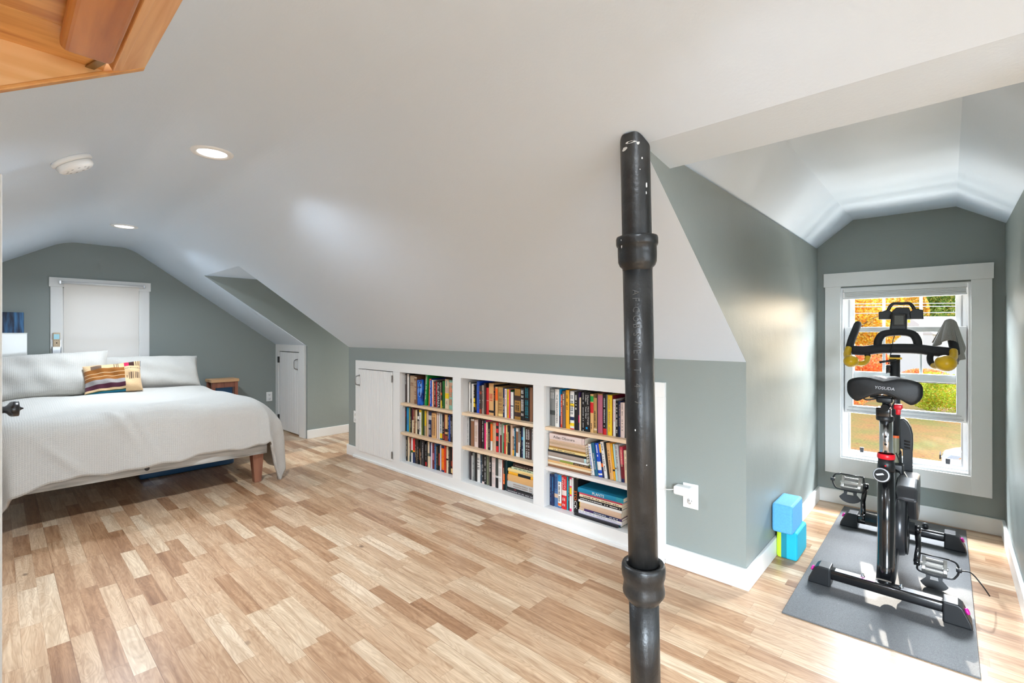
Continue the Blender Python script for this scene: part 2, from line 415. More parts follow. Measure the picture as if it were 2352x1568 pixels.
slab('wall_northeast', [(DX1+.06, YN, 0), (XE, YN, 0), (XE, YN, KZ), (DX1+.06, YN, KZ)], (0, T, 0))
mbw = MB(); mbw.box(XW, -6.10, 2.405, 2.5, 0, 1.06); mbw.box(-5.50, AX0-.0125, 2.405, 2.5, 0, 1.06); mbw.box(-6.12, -5.48, 2.5, 2.53, 0, 1.06); mbw.box(-6.10, -5.50, 2.405, 2.5, 1.0, 1.06)
struct(mbw.build('wall_northwest', GREEN))
YK = YN
ch = [(DX0, YK, 0), (DX0, DY+.05, 0), (DX0, DY+.05, 1.812), (DX0, 1.66, 1.806), (DX0, 1.556, 1.80), (DX0, 1.37, 1.80), (DX0, 1.36, KZ+SN*1.02), (DX0, YK, KZ-.003)]
slab('wall_dormer_left', ch, (-.06, 0, 0))
slab('wall_dormer_right', [(DX1, p[1], p[2]+(.03 if p[2] > 1.75 else 0)) for p in ch], (.06, 0, 0))
cha = [(AX0, 2.4065, 0), (AX0, AY+.05, 0), (AX0, AY+.05, 1.775), (AX0, 1.385, 1.773), (AX0, 2.4065, KZ-.014)]
slab('wall_alcove_left', cha, (-.012, 0, 0))
slab('wall_alcove_right', [(AX1, YK, 0)]+[(AX1, p[1], p[2]) for p in cha[1:4]]+[(AX1, YK, KZ-.003)], (.06, 0, 0))
rect_hole('wall_dormer_back', [(DX0-.06, 1.83), (-.49, 2.0), (.034, 2.0), (DX1+.06, 1.86)], (-.56, .10, .33, 1.52), ('y', DY), T+.02)
rect_hole('wall_alcove_back', [(AX0-.06, 1.78), (AX0+.25, 1.87), (AX1-.25, 1.87), (AX1+.06, 1.78)], (-5.25, -4.55, .33, 1.5), ('y', AY), T)
# baseboards
BH = .098
def bb(name, x0, x1, y0, y1, top=None): mb = MB(); mb.box(x0, x1, y0, y1, 0, BH); o = mb.build(name, TRIM, bevel=.003); struct(o)
bt = .016
bb('baseboard_north', -1.093, DX0+bt, YN-bt, YN)
bb('baseboard_dormer_left', DX0, DX0+bt, YN, DY-bt)
bb('baseboard_dormer_back', DX0, DX1, DY-bt, DY)
bb('baseboard_dormer_right', DX1-bt, DX1, YN, DY-bt)
bb('baseboard_northeast', DX1-bt, XE, YN-bt, YN)
bb('baseboard_northwest', AX1-bt, -4.244, YN-bt, YN)
bb('baseboard_alcove_right', AX1-bt, AX1, YN, AY)
bb('baseboard_alcove_left', AX0, AX0+bt, 2.40, AY)
bb('baseboard_west', XW, XW+bt, YS, 2.38)
bb('baseboard_south', XW, XE, YS+.0005, YS+bt)
# ================================================================= windows
def glass():
    m, t, b, out = nt('window glass')
    tr = N(t, 'ShaderNodeBsdfTransparent'); gl = N(t, 'ShaderNodeBsdfGlossy'); gl.inputs['Roughness'].default_value = .02
    lw = N(t, 'ShaderNodeLayerWeight'); lw.inputs['Blend'].default_value = .25
    no = N(t, 'ShaderNodeTexNoise'); no.inputs['Scale'].default_value = 2
    ml = N(t, 'ShaderNodeMath', operation='MULTIPLY'); ml.inputs[1].default_value = .25; t.links.new(lw.outputs['Fresnel'], ml.inputs[0])
    mx = N(t, 'ShaderNodeMixShader'); t.links.new(ml.outputs[0], mx.inputs[0]); t.links.new(tr.outputs[0], mx.inputs[1]); t.links.new(gl.outputs[0], mx.inputs[2])
    tr.inputs['Color'].default_value = (.97, .98, .98, 1)
    t.links.new(mx.outputs[0], out.inputs['Surface']); return m
GLASS = glass()
ALU = mat('brushed aluminium track', (196, 198, 201), .35, .7, bump=.05, scale=90)
DGREY = mat('dark rubber seal', (40, 41, 44), .6)
def frame(mb, x0, x1, z0, z1, y0, y1, ws, wt, wb, m=0):
    mb.box(x0, x0+ws, y0, y1, z0, z1, m); mb.box(x1-ws, x1, y0, y1, z0, z1, m)
    mb.box(x0+ws, x1-ws, y0, y1, z1-wt, z1, m); mb.box(x0+ws, x1-ws, y0, y1, z0, z0+wb, m)
w1 = MB(); yf = DY-.017
w1.box(-.653, -.56, yf, DY, .215, 1.53); w1.box(.10, .192, yf, DY, .215, 1.53); w1.box(-.56, .10, yf, DY, .215, .33)
w1.box(-.661, .199, yf-.006, DY, 1.53, 1.626)
W1 = w1.build('window_1', TRIM, bevel=.002); struct(W1); W1['label'] = 'white cased double hung window behind the exercise bike'
fr = MB(); frame(fr, -.56, .10, .33, 1.52, DY-.004, DY+.118, .012, .012, .012)
frame(fr, -.548, .088, .342, 1.508, DY+.064, DY+.118, .022, .02, .02)
frame(fr, -.526, .066, .362, 1.488, DY+.065, DY+.118, .008, .01, .008, 1)
for xx in (-.46, -.015): fr.box(xx, xx+.022, DY+.07, DY+.085, .368, .402, 2)
fr.box(-.19, -.14, DY+.05, DY+.066, .358, .372, 1)
fr.build('window_frame', [VINYL, ALU, DGREY], W1)
ls = MB(); LZ0, LZ1 = .645, 1.245
frame(ls, -.541, .081, LZ0, LZ1, DY+.030, DY+.062, .046, .034, .052)
ls.box(-.53, .07, DY+.026, DY+.032, LZ0+.012, LZ0+.020, 1); ls.box(-.52, .06, DY+.026, DY+.032, LZ0+.038, LZ0+.043, 1)
lso = ls.build('lower_sash', [VINYL, ALU], W1, bevel=.002)
g = MB(); g.box(-.497, .037, DY+.043, DY+.047, LZ0+.05, LZ1-.03); g.build('glass_pane', GLASS, lso)
us = MB(); UZ0, UZ1 = .885, 1.49
frame(us, -.528, .068, UZ0, UZ1, DY+.068, DY+.098, .036, .03, .05)
for xx in (-.335, -.142): us.box(xx, xx+.016, DY+.078, DY+.088, UZ0+.05, UZ1-.03)
us.box(-.528, .068, DY+.066, DY+.07, UZ0-.006, UZ0, 1)
uso = us.build('upper_sash', [VINYL, DGREY], W1, bevel=.002)
g = MB(); g.box(-.494, .034, DY+.081, DY+.085, UZ0+.048, UZ1-.028); g.build('glass_pane', GLASS, uso)
lk = MB(); lk.box(-.262, -.212, DY+.060, DY+.072, UZ0+.028, UZ0+.046); lk.tube([(-.257, DY+.062, UZ0+.03), (-.235, DY+.056, UZ0+.022), (-.215, DY+.062, UZ0+.03)], .004, 8)
lk.build('sash_lock', VINYL, uso)
SHADE = mat('white shade fabric', (236, 235, 233), .7, bump=.1, scale=200)
t1 = MB(); t1.box(-.545, .085, DY-.012, DY+.028, 1.488, 1.516); 
for k in range(4): t1.box(-.54, .08, DY-.009, DY+.025, 1.452+k*.009, 1.4595+k*.009)
t1.box(-.545, .085, DY-.012, DY+.028, 1.440, 1.452)
o = t1.build('window_blind', SHADE, bevel=.002); tag(o, 'white pleated blind pulled up at the top of the window behind the bike', 'blind')
# far window with roller shade
w2 = MB(); xf = XW+.017
w2.box(XW, xf, .345, .43, .58, 1.645); w2.box(XW, xf, 1.015, 1.10, .58, 1.645); w2.box(XW, xf, .43, 1.015, .56, .66); w2.box(XW, xf+.006, .335, 1.11, 1.645, 1.735)
W2 = w2.build('window_2', TRIM, bevel=.002); struct(W2); W2['label'] = 'white cased window above the bed pillows with a drawn shade'
f2 = MB()
for a, b_, c, d in ((.43, .47, .66, 1.64), (.975, 1.015, .66, 1.64), (.47, .975, .66, .70), (.47, .975, 1.60, 1.64), (.47, .975, 1.13, 1.17)): f2.box(XW-.07, XW-.03, a, b_, c, d)
f2.build('window_frame', VINYL, W2)
g = MB(); g.box(XW-.052, XW-.048, .465, .98, .69, 1.61); g.build('glass_pane', GLASS, W2)
def shade_mat():
    m, t, b, out = nt('translucent roller shade')
    b.inputs['Base Color'].default_value = (*lin((242, 236, 228)), 1); b.inputs['Roughness'].default_value = .8
    tl = N(t, 'ShaderNodeBsdfTranslucent'); tl.inputs['Color'].default_value = (.82, .77, .71, 1)
    mx = N(t, 'ShaderNodeMixShader'); mx.inputs[0].default_value = .16
    t.links.new(b.outputs[0], mx.inputs[1]); t.links.new(tl.outputs[0], mx.inputs[2]); t.links.new(mx.outputs[0], out.inputs['Surface']); return m
RS = shade_mat()
rsr = thing('roller_shade', 'white roller shade drawn down over the window above the pillows', 'blind', (XW+.05, .72, .68))
s = MB(); s.grid(lambda u, v: (XW+.032+.004*math.sin(v*9), .437+u*.571, .64+v*1.04), 8, 30); s.build('shade_cloth', RS, rsr)
s = MB(); s.tube([(XW+.04, .415, 1.688), (XW+.04, 1.045, 1.688)], .013, 14); s.build('roller_tube', SHADE, rsr)
CHROME = mat('chrome', (205, 206, 210), .12, 1.0)
for yy in (.405, 1.043): s = MB(); s.box(XW+.02, XW+.055, yy, yy+.012, 1.674, 1.702); s.build('bracket', CHROME, rsr)
# unseen windows: alcove end, plus east gable and south dormer added for light
for nm, (x0, x1, y0, y1), axis in (('window_3', (-5.25, -4.55, AY, AY+.08), 'y'), ('added_window_east', (-.55, 1.75, XE, XE+.08), 'x'), ('added_window_south', (SX0+.2, SX1-.2, YS-.09, YS-.01), 'y')):
    w = MB(); z0, z1 = (.42, 1.62) if nm == 'added_window_south' else ((.33, 1.5) if axis == 'y' else (.45, 1.75))
    if axis == 'y':
        frame(w, x0, x1, z0, z1, y0, y1, .04, .04, .04); w.box(x0, x1, y0+.02, y0+.05, .9, .94)
    else:
        for a, b_, c, d in ((x0, x0+.05, z0, z1), (x1-.05, x1, z0, z1), (x0, x1, z0, z0+.05), (x0, x1, z1-.05, z1), ((x0+x1)/2-.03, (x0+x1)/2+.03, z0, z1)): w.box(y0, y1, a, b_, c, d)
    ww = w.build(nm, VINYL); struct(ww)
    g = MB()
    if axis == 'y': g.box(x0+.03, x1-.03, y0+.034, y0+.038, z0+.03, z1-.03)
    else: g.box(y0+.034, y0+.038, x0+.04, x1-.04, z0+.04, z1-.04)
    g.build('glass_pane', GLASS, ww)
# ================================================================= small beadboard door in the knee wall
def beadboard(mb, x0, x1, y, z0, z1, n, t=.012, m=0):
    w = (x1-x0)/n; gv = .005
    for k in range(n):
        a, b_ = x0+k*w, x0+(k+1)*w
        pts = [(a, y+t, z0), (a, y+.004, z0), (a+gv, y, z0), (a+w*.5-.008, y, z0), (a+w*.5-.006, y+.0025, z0), (a+w*.5-.003, y+.0025, z0), (a+w*.5, y, z0), (b_-gv, y, z0), (b_, y+.004, z0), (b_, y+t, z0)]
        mb.prism(pts, (0, 0, z1-z0), m)
IRON = mat('dark iron hardware', (62, 60, 58), .45, .6)
NICK = mat('brushed nickel', (150, 148, 145), .35, .9)
d = MB(); yd = 2.405
d.box(-6.25, -6.165, yd-.02, yd, 0, 1.085); d.box(-5.565, -5.42, yd-.02, yd, 0, 1.085); d.box(-6.165, -5.565, yd-.02, yd, .985, 1.085)
D1 = d.build('door_1', TRIM, bevel=.002); struct(D1); D1['label'] = 'small white beadboard door in the knee wall beside the bed'
d = MB(); beadboard(d, -6.150, -5.58, yd-.012, .02, .975, 9, .02); pn = d.build('door_panel', TRIM, D1)
d = MB(); d.tube(smooth_path([(-5.615, yd-.014, .90), (-5.615, yd-.05, .885), (-5.615, yd-.055, .84), (-5.615, yd-.05, .795), (-5.615, yd-.014, .78)]), .006, 8); d.build('door_handle', NICK, pn)
for zz in (.84, .12):
    d = MB(); d.box(-6.168, -6.140, yd-.028, yd-.010, zz, zz+.075); d.build('hinge', IRON, D1)
# ================================================================= open door at the left edge of the view
DW = mat('white door paint', (226, 227, 226), .4, bump=.05, scale=40)
xk = -2.36
d = MB(); d.box(xk-.76, xk, -.026, .0135, .006, 1.74)
D2 = d.build('door_2', DW, bevel=.002); struct(D2); D2['label'] = 'edge of an open white door at the left of the room'
BLACK = mat('black knob enamel', (22, 22, 24), .25, spec=.6)
d = MB(); d.lathe([(.0, .0), (.012, .0), (.0115, .006), (.014, .010), (.0245, .018), (.0265, .022), (.0265, .040), (.022, .042), (.008, .043), (.004, .047), (.002, .052), (0, .052)], (xk+.015-.075, .0135, .935), (0, 1, 0), 28)
d.build('door_knob', BLACK, D2)
# ================================================================= pine lined recess in the left slope
PINE = wood('orange pine', (190, 124, 60), (232, 180, 110), 1, 5, .35, 12, 0)
PINEX = wood('orange pine lengthwise', (212, 146, 84), (242, 194, 134), 0, 5, .35, 12, 0)
PINEL = wood('pale pine', (228, 180, 118), (246, 210, 158), 1, 4, .35, 14)
PINED = wood('dark knotty pine', (168, 100, 42), (206, 138, 70), 0, 4, .35, 12, 9)
n_s = Vector((0, -SS, 1)).normalized(); c_s = n_s.dot(Vector((0, YC0, ZC)))
def onS(u, v, off=0.0): return atp(u, v, n_s, c_s-off)
def zS(y): return ZC-SS*(YC0-y)
ht = thing('pine_recess', 'orange pine lined recess with a rounded beam in the left ceiling slope', 'recess', (PX0+.5, -.2, zS(-.2)))
ZR = 1.945                                             # pine ceiling of the recess
def slope_slab(mb, x0, x1, y0, y1, o0, o1, m=0):
    p = lambda x, y: Vector((x, y, zS(y)))
    A = p(x0, y0)-n_s*o0; mb.obox(A, p(x1, y0)-p(x0, y0), p(x0, y1)-p(x0, y0), -n_s*(o1-o0), m)
h = MB(); slope_slab(h, PX0, PX0+.024, PY1, PY0, -.004, .007); h.build('casing', PINE, ht, bevel=.003)
h = MB(); slope_slab(h, PX0+.0245, PX1, PY1-.062, PY1, -.03, .006); h.build('casing', PINEX, ht, bevel=.003)
h = MB(); h.prism([(PX0+.022, PY1-.063, zS(PY1-.063)), (PX0+.022, PY0, zS(PY0)), (PX0+.022, PY0, ZR+.03), (PX0+.022, PY1-.063, ZR+.03)], (-.02, 0, 0)); h.build('side_panel', PINEL, ht)
h = MB(); h.prism([(PX1, PY1-.06, zS(PY1-.06)), (PX1, PY0, zS(PY0)), (PX1, PY0, ZR+.03), (PX1, PY1-.06, ZR+.03)], (.02, 0, 0)); h.build('side_panel', PINEL, ht)
h = MB()
for a, b_ in ((PX0+.01, PX0+.205), (PX0+.207, PX0+.45), (PX0+.452, PX0+.72), (PX0+.722, PX1)): h.box(a, b_, PY0, .206, ZR, ZR+.02)
h.build('ceiling_boards', PINE, ht, bevel=.002)
h = MB(); h.box(PX0, PX1, PY0-.02, PY0, zS(PY0)-.0, ZR+.02); h.build('back_panel', PINEL, ht)
h = MB(); slope_slab(h, PX0+.06, PX1, PY1-.084, PY1-.063, -.04, .014); h.build('casing_strip', PINEX, ht, bevel=.003)
h = MB(); h.box(PX0+.165, PX1-.02, .105, .208, ZR-.045, ZR-.001); h.build('beam', PINED, ht, bevel=.016, seg=4)
BRASS = mat('dull brass bracket', (150, 118, 70), .45, .6)
h = MB(); h.prism([at(u_, v_, 2, ZR-.006) for u_, v_ in ((193, 155), (205, 168), (262, 137), (234, 131))], (0, 0, .004)); h.build('bracket', BRASS, ht, bevel=.002)
# ================================================================= smoke detector, recessed lights
PLAS = mat('white plastic', (236, 236, 234), .35)
sc = onS(167, 372, .02); sc = onS(162, 366, 0)
sd = thing('smoke_detector', 'round white smoke detector on the left ceiling slope', 'smoke detector', sc-n_s*.048)
s = MB(); s.lathe([(.072, 0), (.074, .004), (.074, .014), (.066, .018)], sc, -n_s, 40); s.build('mounting_ring', PLAS, sd)
s = MB(); s.lathe([(.062, .018), (.066, .022), (.064, .038), (.056, .046), (.0, .048)], sc, -n_s, 40); s.build('cover', PLAS, sd)
s = MB()
for k in range(10):
    a = k*2*PI/10; u = Vector((1, 0, 0)); w = n_s.cross(u); p = sc-n_s*.045+(u*math.cos(a)+w*math.sin(a))*.040
    s.lathe([(.005, 0), (.005, .002)], p, -n_s, 8)
s.build('vent_slots', mat('grey vent', (150, 150, 150), .6), sd)
LENS = emis('lit lamp lens', (1, .99, .97), 3.0)
RL = [(-2.65, .715, 'recessed ceiling light nearer the camera, above the bed end of the room'), (-5.0, .715, 'recessed ceiling light above the bed, beyond the smoke detector'), (-.30, .715, 'unseen recessed light added above the pipe for brightness'), (2.05, .715, 'unseen recessed light added by the east gable for brightness')]  # last two are out of view, added to brighten the room
for x, y, lb in RL:
    r = thing('recessed_light', lb, 'ceiling light', (x, y, ZC-.012), 'recessed lights along the ridge')
    s = MB(); s.lathe([(.062, -.002), (.070, -.008), (.088, -.006), (.092, .0), (.092, .004)], (x, y, ZC), (0, 0, 1), 40, 0, False); s.build('trim_ring', PLAS, r)
    s = MB(); s.lathe([(.0, -.003), (.064, -.003), (.064, -.001), (0, -.001)], (x, y, ZC), (0, 0, 1), 40); s.build('lens', LENS, r)
    la = bpy.data.lights.new('recessed_lamp', 'AREA'); la.shape = 'DISK'; la.size = .12; la.energy = LAMP_S*{-2.65: 1.15, -5.0: .85, -.30: .42}.get(x, .8); la.color = (.85, .95, 1.05); la.spread = math.radians(150)
    lo = bpy.data.objects.new('recessed_lamp', la); COL.objects.link(lo); lo.location = (0, 0, -.014); lo.parent = r
# ================================================================= outlets
IVORY = mat('white outlet plastic', (238, 238, 236), .3); SLOT = mat('outlet slot', (30, 30, 30), .6)
def outlet(label, c, nrm, w=.078, h=.125):
    c = Vector(c); n = Vector(nrm); up = Vector((0, 0, 1)); rt = up.cross(n)
    r = thing('wall_outlet', label, 'outlet', c-up*h/2, 'wall outlets')
    s = MB(); s.obox(c-rt*w/2-up*h/2, rt*w, up*h, n*.006); s.build('cover_plate', IVORY, r, bevel=.003)
    for dz in (.027, -.027):
        s = MB(); q = c+up*dz+n*.0058; s.lathe([(.0, 0), (.017, 0), (.017, .002), (0, .002)], q, n, 20)
        for dx in (-.006, .006): s.obox(q+rt*(dx-.0012)-up*.001+n*.0021, rt*.0024, up*.009, n*.0004, 1)
        s.lathe([(.0, 0), (.0026, 0), (.0026, .0004)], q-up*.008+n*.0021, n, 8, 1)
        s.build('socket', [IVORY, SLOT], r)
    return r
outlet('white outlet with a charger plugged in, on the green wall right of the pipe', (-.962, YN, .378), (0, -1, 0))
outlet('white outlet left of the built-in bookcase, half behind its frame', (-4.272, YN, .386), (0, -1, 0), .07, .115)
outlet('white outlet on the dark green far wall beside the bed', (XW, 2.31, .415), (1, 0, 0), .07, .115)
r = thing('phone_charger', 'white plug-in charger with a thin cord in the outlet right of the pipe', 'charger', (-.99, YN-.03, .385))
s = MB(); s.bbox((-.985, YN-.036, .409), .043, .028, .022, .009); s.build('charger_body', IVORY, r)
s = MB(); s.tube(smooth_path([(-1.026, YN-.04, .407), (-1.06, YN-.05, .400), (-1.10, YN-.03, .392), (-1.15, YN-.034, .391), (-1.24, YN-.032, .385)]), .0022, 6); s.build('cord', IVORY, r)
# ================================================================= drain pipe
def pipe_paint():
    m, t, b, out = nt('black iron pipe paint')
    tc = N(t, 'ShaderNodeTexCoord'); no = N(t, 'ShaderNodeTexNoise'); no.inputs['Scale'].default_value = 90; no.inputs['Detail'].default_value = 6
    n2 = N(t, 'ShaderNodeTexNoise'); n2.inputs['Scale'].default_value = 9; n2.inputs['Detail'].default_value = 6
    t.links.new(tc.outputs['Object'], no.inputs['Vector']); t.links.new(tc.outputs['Object'], n2.inputs['Vector'])
    rp = N(t, 'ShaderNodeValToRGB'); rp.color_ramp.elements[0].position = .45; rp.color_ramp.elements[1].position = .75
    rp.color_ramp.elements[0].color = (.012, .012, .012, 1); rp.color_ramp.elements[1].color = (.042, .042, .041, 1)
    t.links.new(n2.outputs['Fac'], rp.inputs['Fac']); t.links.new(rp.outputs['Color'], b.inputs['Base Color'])
    bp = N(t, 'ShaderNodeBump'); bp.inputs['Strength'].default_value = .5; bp.inputs['Distance'].default_value = .002
    t.links.new(no.outputs['Fac'], bp.inputs['Height']); t.links.new(bp.outputs['Normal'], b.inputs['Normal'])
    b.inputs['Roughness'].default_value = .36; return m
PIPE = pipe_paint()
PB, PT = Vector((-.699, 1.382, 0)), Vector((-.7245, 1.3576, 1.792))
def pp(z): return PB+(PT-PB)*(z/1.792)
pax = (PT-PB).normalized()
pth = thing('drain_pipe', 'black painted cast iron drain pipe rising from floor to sloped ceiling', 'pipe', (PB.x, PB.y, 0))
R0 = .0455
def psec(name, prof, par=pth, n=40):
    s = MB(); s._lathe([(r, (z)/pax.z) for r, z in prof], PB, pax, n, 0, True); return s.build(name, PIPE, par)
psec('pipe_section', [(R0, 0), (R0, .38)])
psec('pipe_section', [(R0*.99, .46), (R0*.985, .9), (R0*1.0, 1.42)])
# upper section, cut to the slope of the ceiling
s = MB(); n = 40; vs = []
for ring in range(2):
    for j in range(n):
        a = 2*PI*j/n; q = pp(1.45)+Vector((math.cos(a), math.sin(a), 0))*R0
        if ring: q = pp(1.79)+Vector((math.cos(a), math.sin(a), 0))*R0; q.z = KZ+SN*(2.38-q.y)-.004+.003*math.sin(5*a)
        vs.append(q)
s.add(vs, [(j, (j+1) % n, n+(j+1) % n, n+j) for j in range(n)], 0, True); s.build('pipe_section', PIPE, pth)
psec('hub', [(R0, 1.397), (R0*1.02, 1.405), (R0*1.18, 1.412), (R0*1.29, 1.424), (R0*1.31, 1.45), (R0*1.31, 1.472), (R0*1.36, 1.474), (R0*1.41, 1.480), (R0*1.41, 1.497), (R0*1.37, 1.503), (R0*1.05, 1.505), (R0, 1.500)])
psec('hub', [(R0, .362), (R0*1.08, .366), (R0*1.22, .376), (R0*1.40, .388), (R0*1.42, .396), (R0*1.38, .408), (R0*1.34, .418), (R0*1.36, .432), (R0*1.45, .444), (R0*1.48, .460), (R0*1.46, .474), (R0*1.38, .482), (R0*1.15, .482), (R0*1.05, .474), (R0, .472)])
LETTER = mat('raised cast lettering', (74, 74, 73), .4, bump=.2)
s = MB(); view = Vector((0, 0, 0))-Vector((pp(1.15).x, pp(1.15).y, 0)); view.normalize(); side = Vector((-view.y, view.x, 0))
ch = 'AFCOBSWEIT 4-7'; z = 1.335
for cstr in ch:
    if cstr == ' ': z -= .022; continue
    hy = cstr == '-'
    vs_, fs_, asp = text_geo(cstr)
    pts = []
    for x, y in vs_:                      # letters read downwards, wrapped on the pipe
        lat = ((y-.5)*.15 if hy else (y-.5))*.020-.006; zz = z-x*.018*min(1.2, 1 if hy else asp)
        q = pp(zz); ang = lat/R0
        pts.append(q+view*((R0*.995+.0012)*math.cos(ang))+side*((R0*.995+.0012)*math.sin(ang)))
    s.add(pts, fs_); z -= .0265
s.build('cast_lettering', LETTER, pth)
CHIP = mat('white paint chips', (225, 225, 222), .5)
rr = random.Random(4)
def chip(z, ang, w, h, R=R0):
    s = MB()
    q0 = pp(z); vs = []
    for k in range(9):
        a = 2*PI*k/9; rad = .6+.5*rr.random(); an = ang+math.cos(a)*w/R*rad; zz = z+math.sin(a)*h*rad
        q = pp(zz); vs.append(q+view*((R+.0008)*math.cos(an))+side*((R+.0008)*math.sin(an)))
    s.add(vs, [tuple(range(9))]); s.build('paint_chip', CHIP, pth)
for z, a, w, h in ((1.735, .45, .003, .004), (1.655, .75, .004, .009), (1.63, .72, .002, .006), (1.77, -.75, .012, .007), (1.785, -.3, .02, .004), (1.78, .2, .006, .006), (.905, -.35, .002, .004), (.80, .35, .0015, .002), (1.70, .30, .0015, .002)): chip(z, a, w, h)
for z, a, w, h, R in ((1.468, -.85, .0025, .006, R0*1.315), (1.487, -.8, .002, .003, R0*1.415)): chip(z, a, w, h, R)

# ================================================================= bed
def fabric(name, rgb, waffle=0.0, size=.012, var=.06, rough=.85):
    m, t, b, out = nt(name); L = t.links.new
    tc = N(t, 'ShaderNodeTexCoord'); b.inputs['Roughness'].default_value = rough; b.inputs['Sheen Weight'].default_value = .15
    b.inputs['Specular IOR Level'].default_value = .2
    no = N(t, 'ShaderNodeTexNoise'); no.inputs['Scale'].default_value = 260; no.inputs['Detail'].default_value = 3
    L(tc.outputs['Object'], no.inputs['Vector'])
    rp = N(t, 'ShaderNodeValToRGB'); rp.color_ramp.elements[0].position = .3; rp.color_ramp.elements[1].position = .7
    c = lin(rgb); rp.color_ramp.elements[0].color = (*[x*(1-var*2) for x in c], 1); rp.color_ramp.elements[1].color = (*c, 1)
    L(no.outputs['Fac'], rp.inputs['Fac']); L(rp.outputs['Color'], b.inputs['Base Color'])
    h = no.outputs['Fac']
    if waffle:
        sp = N(t, 'ShaderNodeSeparateXYZ'); L(tc.outputs['UV'], sp.inputs[0]); hs = []
        for ax in (0, 1):
            w = N(t, 'ShaderNodeMath', operation='MULTIPLY'); w.inputs[1].default_value = PI/size; L(sp.outputs[ax], w.inputs[0])
            sn = N(t, 'ShaderNodeMath', operation='SINE'); L(w.outputs[0], sn.inputs[0])
            ab = N(t, 'ShaderNodeMath', operation='ABSOLUTE'); L(sn.outputs[0], ab.inputs[0]); hs.append(ab.outputs[0])
        ml = N(t, 'ShaderNodeMath', operation='MINIMUM'); L(hs[0], ml.inputs[0]); L(hs[1], ml.inputs[1])
        ad = N(t, 'ShaderNodeMath', operation='MULTIPLY_ADD'); ad.inputs[1].default_value = 2.0; L(ml.outputs[0], ad.inputs[0]); L(no.outputs['Fac'], ad.inputs[2]); h = ad.outputs[0]
    bp = N(t, 'ShaderNodeBump'); bp.inputs['Strength'].default_value = .6; bp.inputs['Distance'].default_value = .0010 if waffle else .001
    L(h, bp.inputs['Height']); L(bp.outputs['Normal'], b.inputs['Normal'])
    MATS[name] = m; return m
LINEN = fabric('grey waffle weave cotton', (205, 202, 196), 1.0, .012)
PILLOWF = fabric('grey pillow cotton', (200, 197, 191), 1.0, .012)
SHEET = fabric('white lining cotton', (226, 226, 232))
LEGW = wood('reddish bed leg wood', (128, 82, 62), (160, 108, 84), 2, 6, .4)
RAILW = wood('whitewashed grey rail wood', (138, 135, 128), (206, 204, 198), 1, 7, .5)
bed = thing('bed', 'double bed with a whitewashed rail, tapered wooden legs, beside the far wall', 'bed', (-5.1, .77, 0))
s = MB(); s.box(-4.105, -4.075, -.06, 1.49, .232, .36); rail = s.build('foot_rail', RAILW, bed, bevel=.003)
s = MB(); s.lathe([(.0, 0), (.014, 0), (.014, .004), (.010, .006), (0, .006)], (-4.075, .705, .268), (1, 0, 0), 20); s.build('bolt_cover', IRON, rail)
for y in (-.04, 1.475):
    s = MB(); s.box(-6.06, -4.105, y-.012, y+.012, .232, .36); s.build('side_rail', RAILW, bed, bevel=.003)
def leg(x, y):
    s = MB(); a, b_ = .042, .026; ox = .012 if x > -5 else -.012
    s.add([(x-a, y-a, .235), (x+a, y-a, .235), (x+a, y+a, .235), (x-a, y+a, .235), (x-b_+ox, y-b_, 0), (x+b_+ox, y-b_, 0), (x+b_+ox, y+b_, 0), (x-b_+ox, y+b_, 0)], [(0, 1, 2, 3), (7, 6, 5, 4), (0, 4, 5, 1), (1, 5, 6, 2), (2, 6, 7, 3), (3, 7, 4, 0)]); s.build('leg', LEGW, bed, bevel=.003)
for x, y in ((-4.15, 1.435), (-4.15, -.05), (-6.00, 1.435), (-6.00, -.05)): leg(x, y)
s = MB(); s.bbox((-5.15, .75, .47), .925, .60, .10, .05); s.build('mattress', SHEET, bed)
